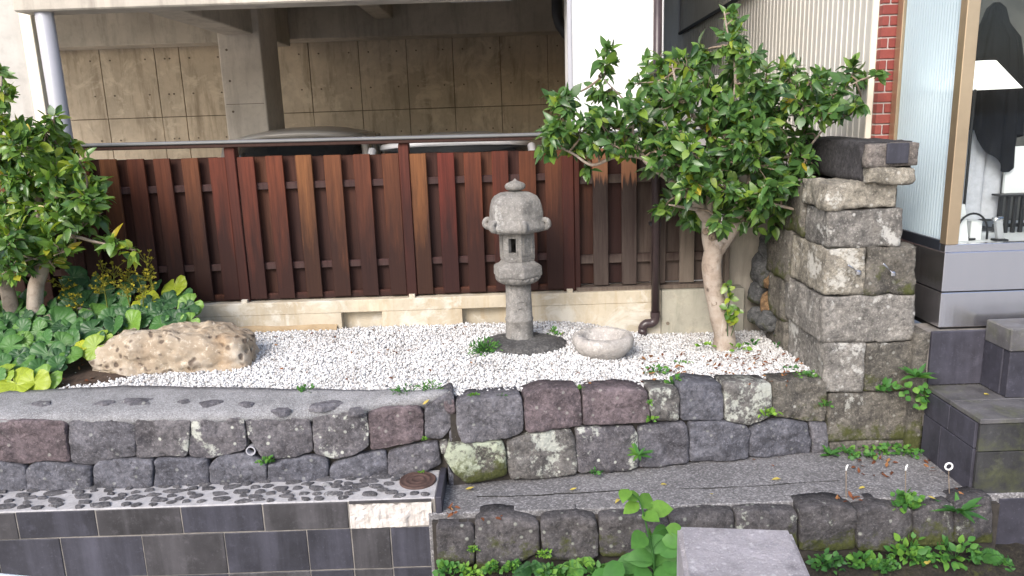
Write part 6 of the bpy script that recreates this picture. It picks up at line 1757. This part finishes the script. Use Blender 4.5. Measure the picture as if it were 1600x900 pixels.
for (px, py, r_, n, tint, lab) in ((1532, 872, 34, 6, .35, 'fern at the right end of the gutter below the steps'), (832, 892, 38, 5, .12, 'dark blue-green fern at the bottom centre'), (884, 896, 46, 6, .6, 'bright green fern at the bottom right of the dark fern'), (912, 880, 30, 4, .75, 'lime fern frond below the low stones, left of the tall plant')):
    p = low(px, py) - Vector((0, 0, 0.01)); put(fern(p, px_size(p, r_), n, tint, spread=0.9), 'fern', lab, 'weeds in the gutter')
# tall heart-leaved plant in front of the granite post
tp = empty('tall_weed', low(1020, 895), 'tall upright plant with big pointed green leaves beside the granite post', 'weed')
TPY = -1.95
heart = [leaf_tmpl(1, 0.66, c, 0.18, 5) for c in (0.15, 0.3)]
stl = Leaves()
HL = [(977, 770, 22, .8), (990, 775, 20, .7), (1010, 782, 26, .75), (1030, 795, 28, .72), (988, 792, 22, .75), (1015, 806, 24, .65), (1035, 832, 26, .6), (1055, 828, 22, .6), (1000, 842, 30, .6), (1025, 850, 30, .5), (1045, 858, 30, .45), (1005, 870, 32, .5), (985, 880, 34, .4), (1030, 880, 32, .5), (1052, 885, 28, .4), (960, 892, 32, .45), (1005, 896, 30, .5), (1040, 900, 34, .4), (975, 905, 34, .35), (1020, 915, 34, .4), (1055, 905, 28, .35), (1050, 845, 24, .5), (940, 900, 26, .4), (1018, 835, 22, .65)]
stm = [low(1020, 930), aty(1022, 880, TPY), aty(1012, 830, TPY), aty(1000, 785, TPY), aty(985, 770, TPY)]
stc = catmull(stm, 5); stl.tube(stc, [lerp(.006, .002, i / (len(stc) - 1)) for i in range(len(stc))], 6, 0.3)
for (px, py, r_, tint) in HL:
    p = aty(px, py, TPY + random.uniform(-.06, .08)); near = min(stc, key=lambda q: (q - p).length + (0.0 if q.z < p.z else 0.05))
    sz = px_size(p, r_) * 1.45
    d = (p - near); d.y -= 0.02; d = (d.normalized() + Vector((random.uniform(-.3, .3), -0.35, -0.25))).normalized()
    st_ = p - d * sz * 0.45
    stl.tube([near, near.lerp(st_, 0.5) + Vector((0, 0, .008)), st_], 0.0016, 4, 0.4)
    L_ = Leaves(); L_.add(random.choice(heart), orient(st_, d, Vector((0, -0.75, 0.65)) + rvec() * 0.25, sz), tint + random.uniform(-.08, .08))
    L_.build('leaf', M_weed, tp)
stl.build('stem', M_weed, tp)

# ------------------------------------------------------------------ stakes on the ledge
for k, (px, yt, yb, kind_, lab) in enumerate(((1322, 728, 782, 0, 'thin white-tipped stake on the ledge amid dead leaves, leftmost of three'), (1415, 728, 775, 0, 'thin white-tipped stake above the lobed weed, middle of three'), (1482, 728, 792, 1, 'thin stake topped by a white ring, beside the steps'))):
    ft = aty(px, yb, -1.60); tp_ = aty(px, yt + 6, -1.60)
    ft.z = LED - 0.01
    sr = empty('plant_stake', ft, lab, 'stake', 'stakes along the ledge')
    MB().tube([ft, tp_], 0.0022, 6).build('rod', M_twig, sr)
    if kind_ == 0:
        MB().tube([tp_ - Vector((0, 0, .004)), tp_ + Vector((0.002, 0, 0.014)), tp_ + Vector((0.008, 0, 0.026))], [0.0045, 0.0045, 0.003], 8).build('tip', M_shopwhite, sr, smooth=True)
    else:
        rp = []
        for i in range(25):
            t = 2 * math.pi * i / 24; rp.append(tp_ + Vector((0.017 * math.sin(t), 0, 0.017 - 0.017 * math.cos(t))))
        MB().tube(rp, 0.0045, 8).build('ring', M_shopwhite, sr, smooth=True)
        
# ------------------------------------------------------------------ fallen leaves
DL = [leaf_tmpl(1, 0.42, c, 0.35, 3, wav=.03) for c in (-0.3, 0.2, 0.5)]
random.seed(55)
for (px, py, lab) in ((727, 764, 'yellow fallen leaf on the ledge nearest the kerb end slab'), (890, 765, 'yellow fallen leaf just above the long ledge crack'), (968, 780, 'yellow fallen leaf below the crack, left of the tall plant'), (1032, 757, 'yellow fallen leaf right of the tall plant, close to the wall foot'),
                      (1110, 771, 'yellow fallen leaf on the ledge above the granite post'), (1220, 748, 'yellow fallen leaf mid-ledge, right of the granite post'), (1367, 718, 'pale yellow leaf at the foot of the pier'), (1352, 761, 'yellow fallen leaf between the left and middle stakes'), (1462, 779, 'yellow fallen leaf by the ring-topped stake'), (1442, 882, 'long yellow leaf lying among the gutter weeds')):
    p = atz(px, py, LED + 0.008) if py < 800 else aty(px, py, -1.76)
    L_ = Leaves(); L_.add(random.choice(DL), orient(p, Vector((random.uniform(-1, 1), random.uniform(-.4, .4), 0.05)), Vector((0, -.2, 1)), random.uniform(0.035, 0.05)), random.random())
    tag(L_.build('fallen_leaf', M_yleaf), lab, 'leaf', 'yellow leaves fallen on the ledge')
p = atz(1520, 559 + 57, T1 + 0.004); p = atz(1537, 616, T1 + 0.004)
L_ = Leaves(); L_.add(DL[1], orient(p, Vector((1, .2, 0.05)), Vector((0, -.2, 1)), 0.035), 0.9); tag(L_.build('fallen_leaf', M_yleaf), 'yellow fallen leaf lying on the mossy step', 'leaf')
p = atz(640, 620, 0.03); L_ = Leaves(); L_.add(DL[0], orient(aty(660, 632, -1.33), Vector((1, 0, .4)), Vector((0, -.5, 1)), 0.045), 0.1); tag(L_.build('fallen_leaf', M_yleaf), 'curled orange-yellow leaf on the coping above the kerb end', 'leaf')
lit = Leaves()
def litter(px0, px1, py0, py1, n, fz, s0=.02, s1=.042):
    for k in range(n):
        px, py = random.uniform(px0, px1), random.uniform(py0, py1); p = fz(px, py)
        if p is None: continue
        lit.add(random.choice(DL), orient(p, Vector((random.uniform(-1, 1), random.uniform(-1, 1), random.uniform(-.1, .3))), Vector((0, -.2, 1)) + rvec() * .5, random.uniform(s0, s1)), random.random())
gl2 = lambda px, py: (lambda p: Vector((p.x, p.y, gz(p.x, p.y) + 0.014)) if p.y < -0.1 else None)(atz(px, py, 0.03))
litter(1000, 1260, 535, 575, 80, gl2); litter(1120, 1230, 540, 590, 60, gl2, .015, .03); litter(420, 1000, 520, 600, 50, gl2, .015, .03); litter(310, 760, 515, 560, 30, gl2, .015, .03); litter(60, 150, 560, 600, 26, gl2, .02, .035); litter(1000, 1050, 545, 590, 14, gl2, .03, .045)
ll = lambda px, py: atz(px, py, LED + 0.008)
litter(1305, 1345, 775, 785, 10, ll); litter(1320, 1400, 712, 745, 22, ll); litter(1440, 1500, 715, 745, 14, ll); litter(1485, 1515, 765, 780, 8, ll); litter(698, 712, 790, 806, 8, ll); litter(980, 1290, 712, 735, 8, ll, .015, .03)
litter(740, 800, 805, 812, 3, ll)
tag(lit.build('leaf_litter', M_litter), 'scattered reddish brown dead leaves over gravel and ledge', 'leaf litter', kind='stuff')

# ------------------------------------------------------------------ white gravel chips
t_ = (1 + 5 ** 0.5) / 2
ico = np.array([(-1, t_, 0), (1, t_, 0), (-1, -t_, 0), (1, -t_, 0), (0, -1, t_), (0, 1, t_), (0, -1, -t_), (0, 1, -t_), (t_, 0, -1), (t_, 0, 1), (-t_, 0, -1), (-t_, 0, 1)]) / math.sqrt(1 + t_ * t_)
icf = np.array([(0, 11, 5), (0, 5, 1), (0, 1, 7), (0, 7, 10), (0, 10, 11), (1, 5, 9), (5, 11, 4), (11, 10, 2), (10, 7, 6), (7, 1, 8), (3, 9, 4), (3, 4, 2), (3, 2, 6), (3, 6, 8), (3, 8, 9), (4, 9, 5), (2, 4, 11), (6, 2, 10), (8, 6, 7), (9, 8, 1)])
N = 68000
X_ = rng.uniform(-2.95, 1.78, N); Yb = np.array([wallback(x) for x in X_]); Y_ = Yb + (-0.065 - Yb) * rng.uniform(0, 1, N)
keep = np.ones(N, bool)
# soil bed at left stays free of chips except a thin scatter
dl = ((X_ + 2.78) / 0.80) ** 2 + ((Y_ + 0.52) / 0.50) ** 2
keep &= (dl > 1.0) | (rng.uniform(0, 1, N) < 0.06)
pt = atz(1180, 560, 0.0)
dl = ((X_ - pt.x) / 0.17) ** 2 + ((Y_ - pt.y - 0.02) / 0.10) ** 2

keep &= ((X_ - lx) / 0.17) ** 2 + ((Y_ - LY) / 0.14) ** 2 > 1
keep &= ((X_ - bx) / 0.12) ** 2 + ((Y_ - BYc) / 0.12) ** 2 > 1
keep &= (X_ < 1.66) | (Y_ > -0.2)
X_, Y_, dl = X_[keep], Y_[keep], dl[keep]; N = len(X_)
Z_ = np.array([gz(a, b) for a, b in zip(X_, Y_)]) + rng.uniform(-0.008, 0.008, N) + 0.006 * np.array([mnoise.noise(Vector((a * 5, b * 5, 0))) for a, b in zip(X_, Y_)])
S_ = rng.uniform(0.0038, 0.0092, N)
V = ico[None] * (1 + rng.uniform(-0.28, 0.28, (N, 12, 1)))
V = V * np.stack([rng.uniform(0.8, 1.35, N), rng.uniform(0.7, 1.1, N), rng.uniform(0.55, 0.9, N)], 1)[:, None, :] * S_[:, None, None]
q = rng.normal(size=(N, 4)); q /= np.linalg.norm(q, axis=1)[:, None]
a, b, c, d = q.T
Rm = np.stack([np.stack([1 - 2 * (c * c + d * d), 2 * (b * c - a * d), 2 * (b * d + a * c)], 1), np.stack([2 * (b * c + a * d), 1 - 2 * (b * b + d * d), 2 * (c * d - a * b)], 1), np.stack([2 * (b * d - a * c), 2 * (c * d + a * b), 1 - 2 * (b * b + c * c)], 1)], 1)
V = np.einsum('nij,nkj->nki', Rm, V) + np.stack([X_, Y_, Z_], 1)[:, None, :]
Fi = (icf[None] + (np.arange(N) * 12)[:, None, None]).reshape(-1)
me = bpy.data.meshes.new('gravel_chips')
me.vertices.add(N * 12); me.vertices.foreach_set('co', V.reshape(-1))
nf = N * 20
me.loops.add(nf * 3); me.loops.foreach_set('vertex_index', Fi.astype(np.int32))
me.polygons.add(nf); me.polygons.foreach_set('loop_start', np.arange(0, nf * 3, 3, dtype=np.int32)); me.polygons.foreach_set('loop_total', np.full(nf, 3, np.int32))
me.update(calc_edges=True)
# chips near the pier, the wall foot and the planting are dirtier
tn = rng.uniform(0.10, 1.0, N); tn[rng.uniform(0, 1, N) < 0.035] = 0.05
dirty = np.clip((X_ - 0.55) / 0.6, 0, 1) * np.clip((Y_ + 0.85) / 0.4, 0, 1) + 0.9 * np.exp(-dl * 0.8)
dirty = np.clip(np.maximum(dirty, 0.55 * np.clip((Y_ + 0.55) / 0.45, 0, 1)), 0, 1)
patch = np.array([fbm(Vector((a * 1.0, b * 1.6, 2.0)), 2.2, 3) for a, b in zip(X_, Y_)])
tn = tn * np.clip(1.0 - 0.8 * np.clip(patch - 0.15, 0, 1), 0.3, 1)
tn = tn * (1 - 0.75 * dirty * rng.uniform(0.3, 1.0, N))
at_ = me.attributes.new('tint', 'FLOAT', 'POINT'); at_.data.foreach_set('value', np.repeat(tn, 12).astype(np.float32))
go = link_mesh('gravel_chips', me, M_gravel, None, False)
tag(go, 'bright white gravel chips covering the garden bed', 'gravel', kind='stuff')
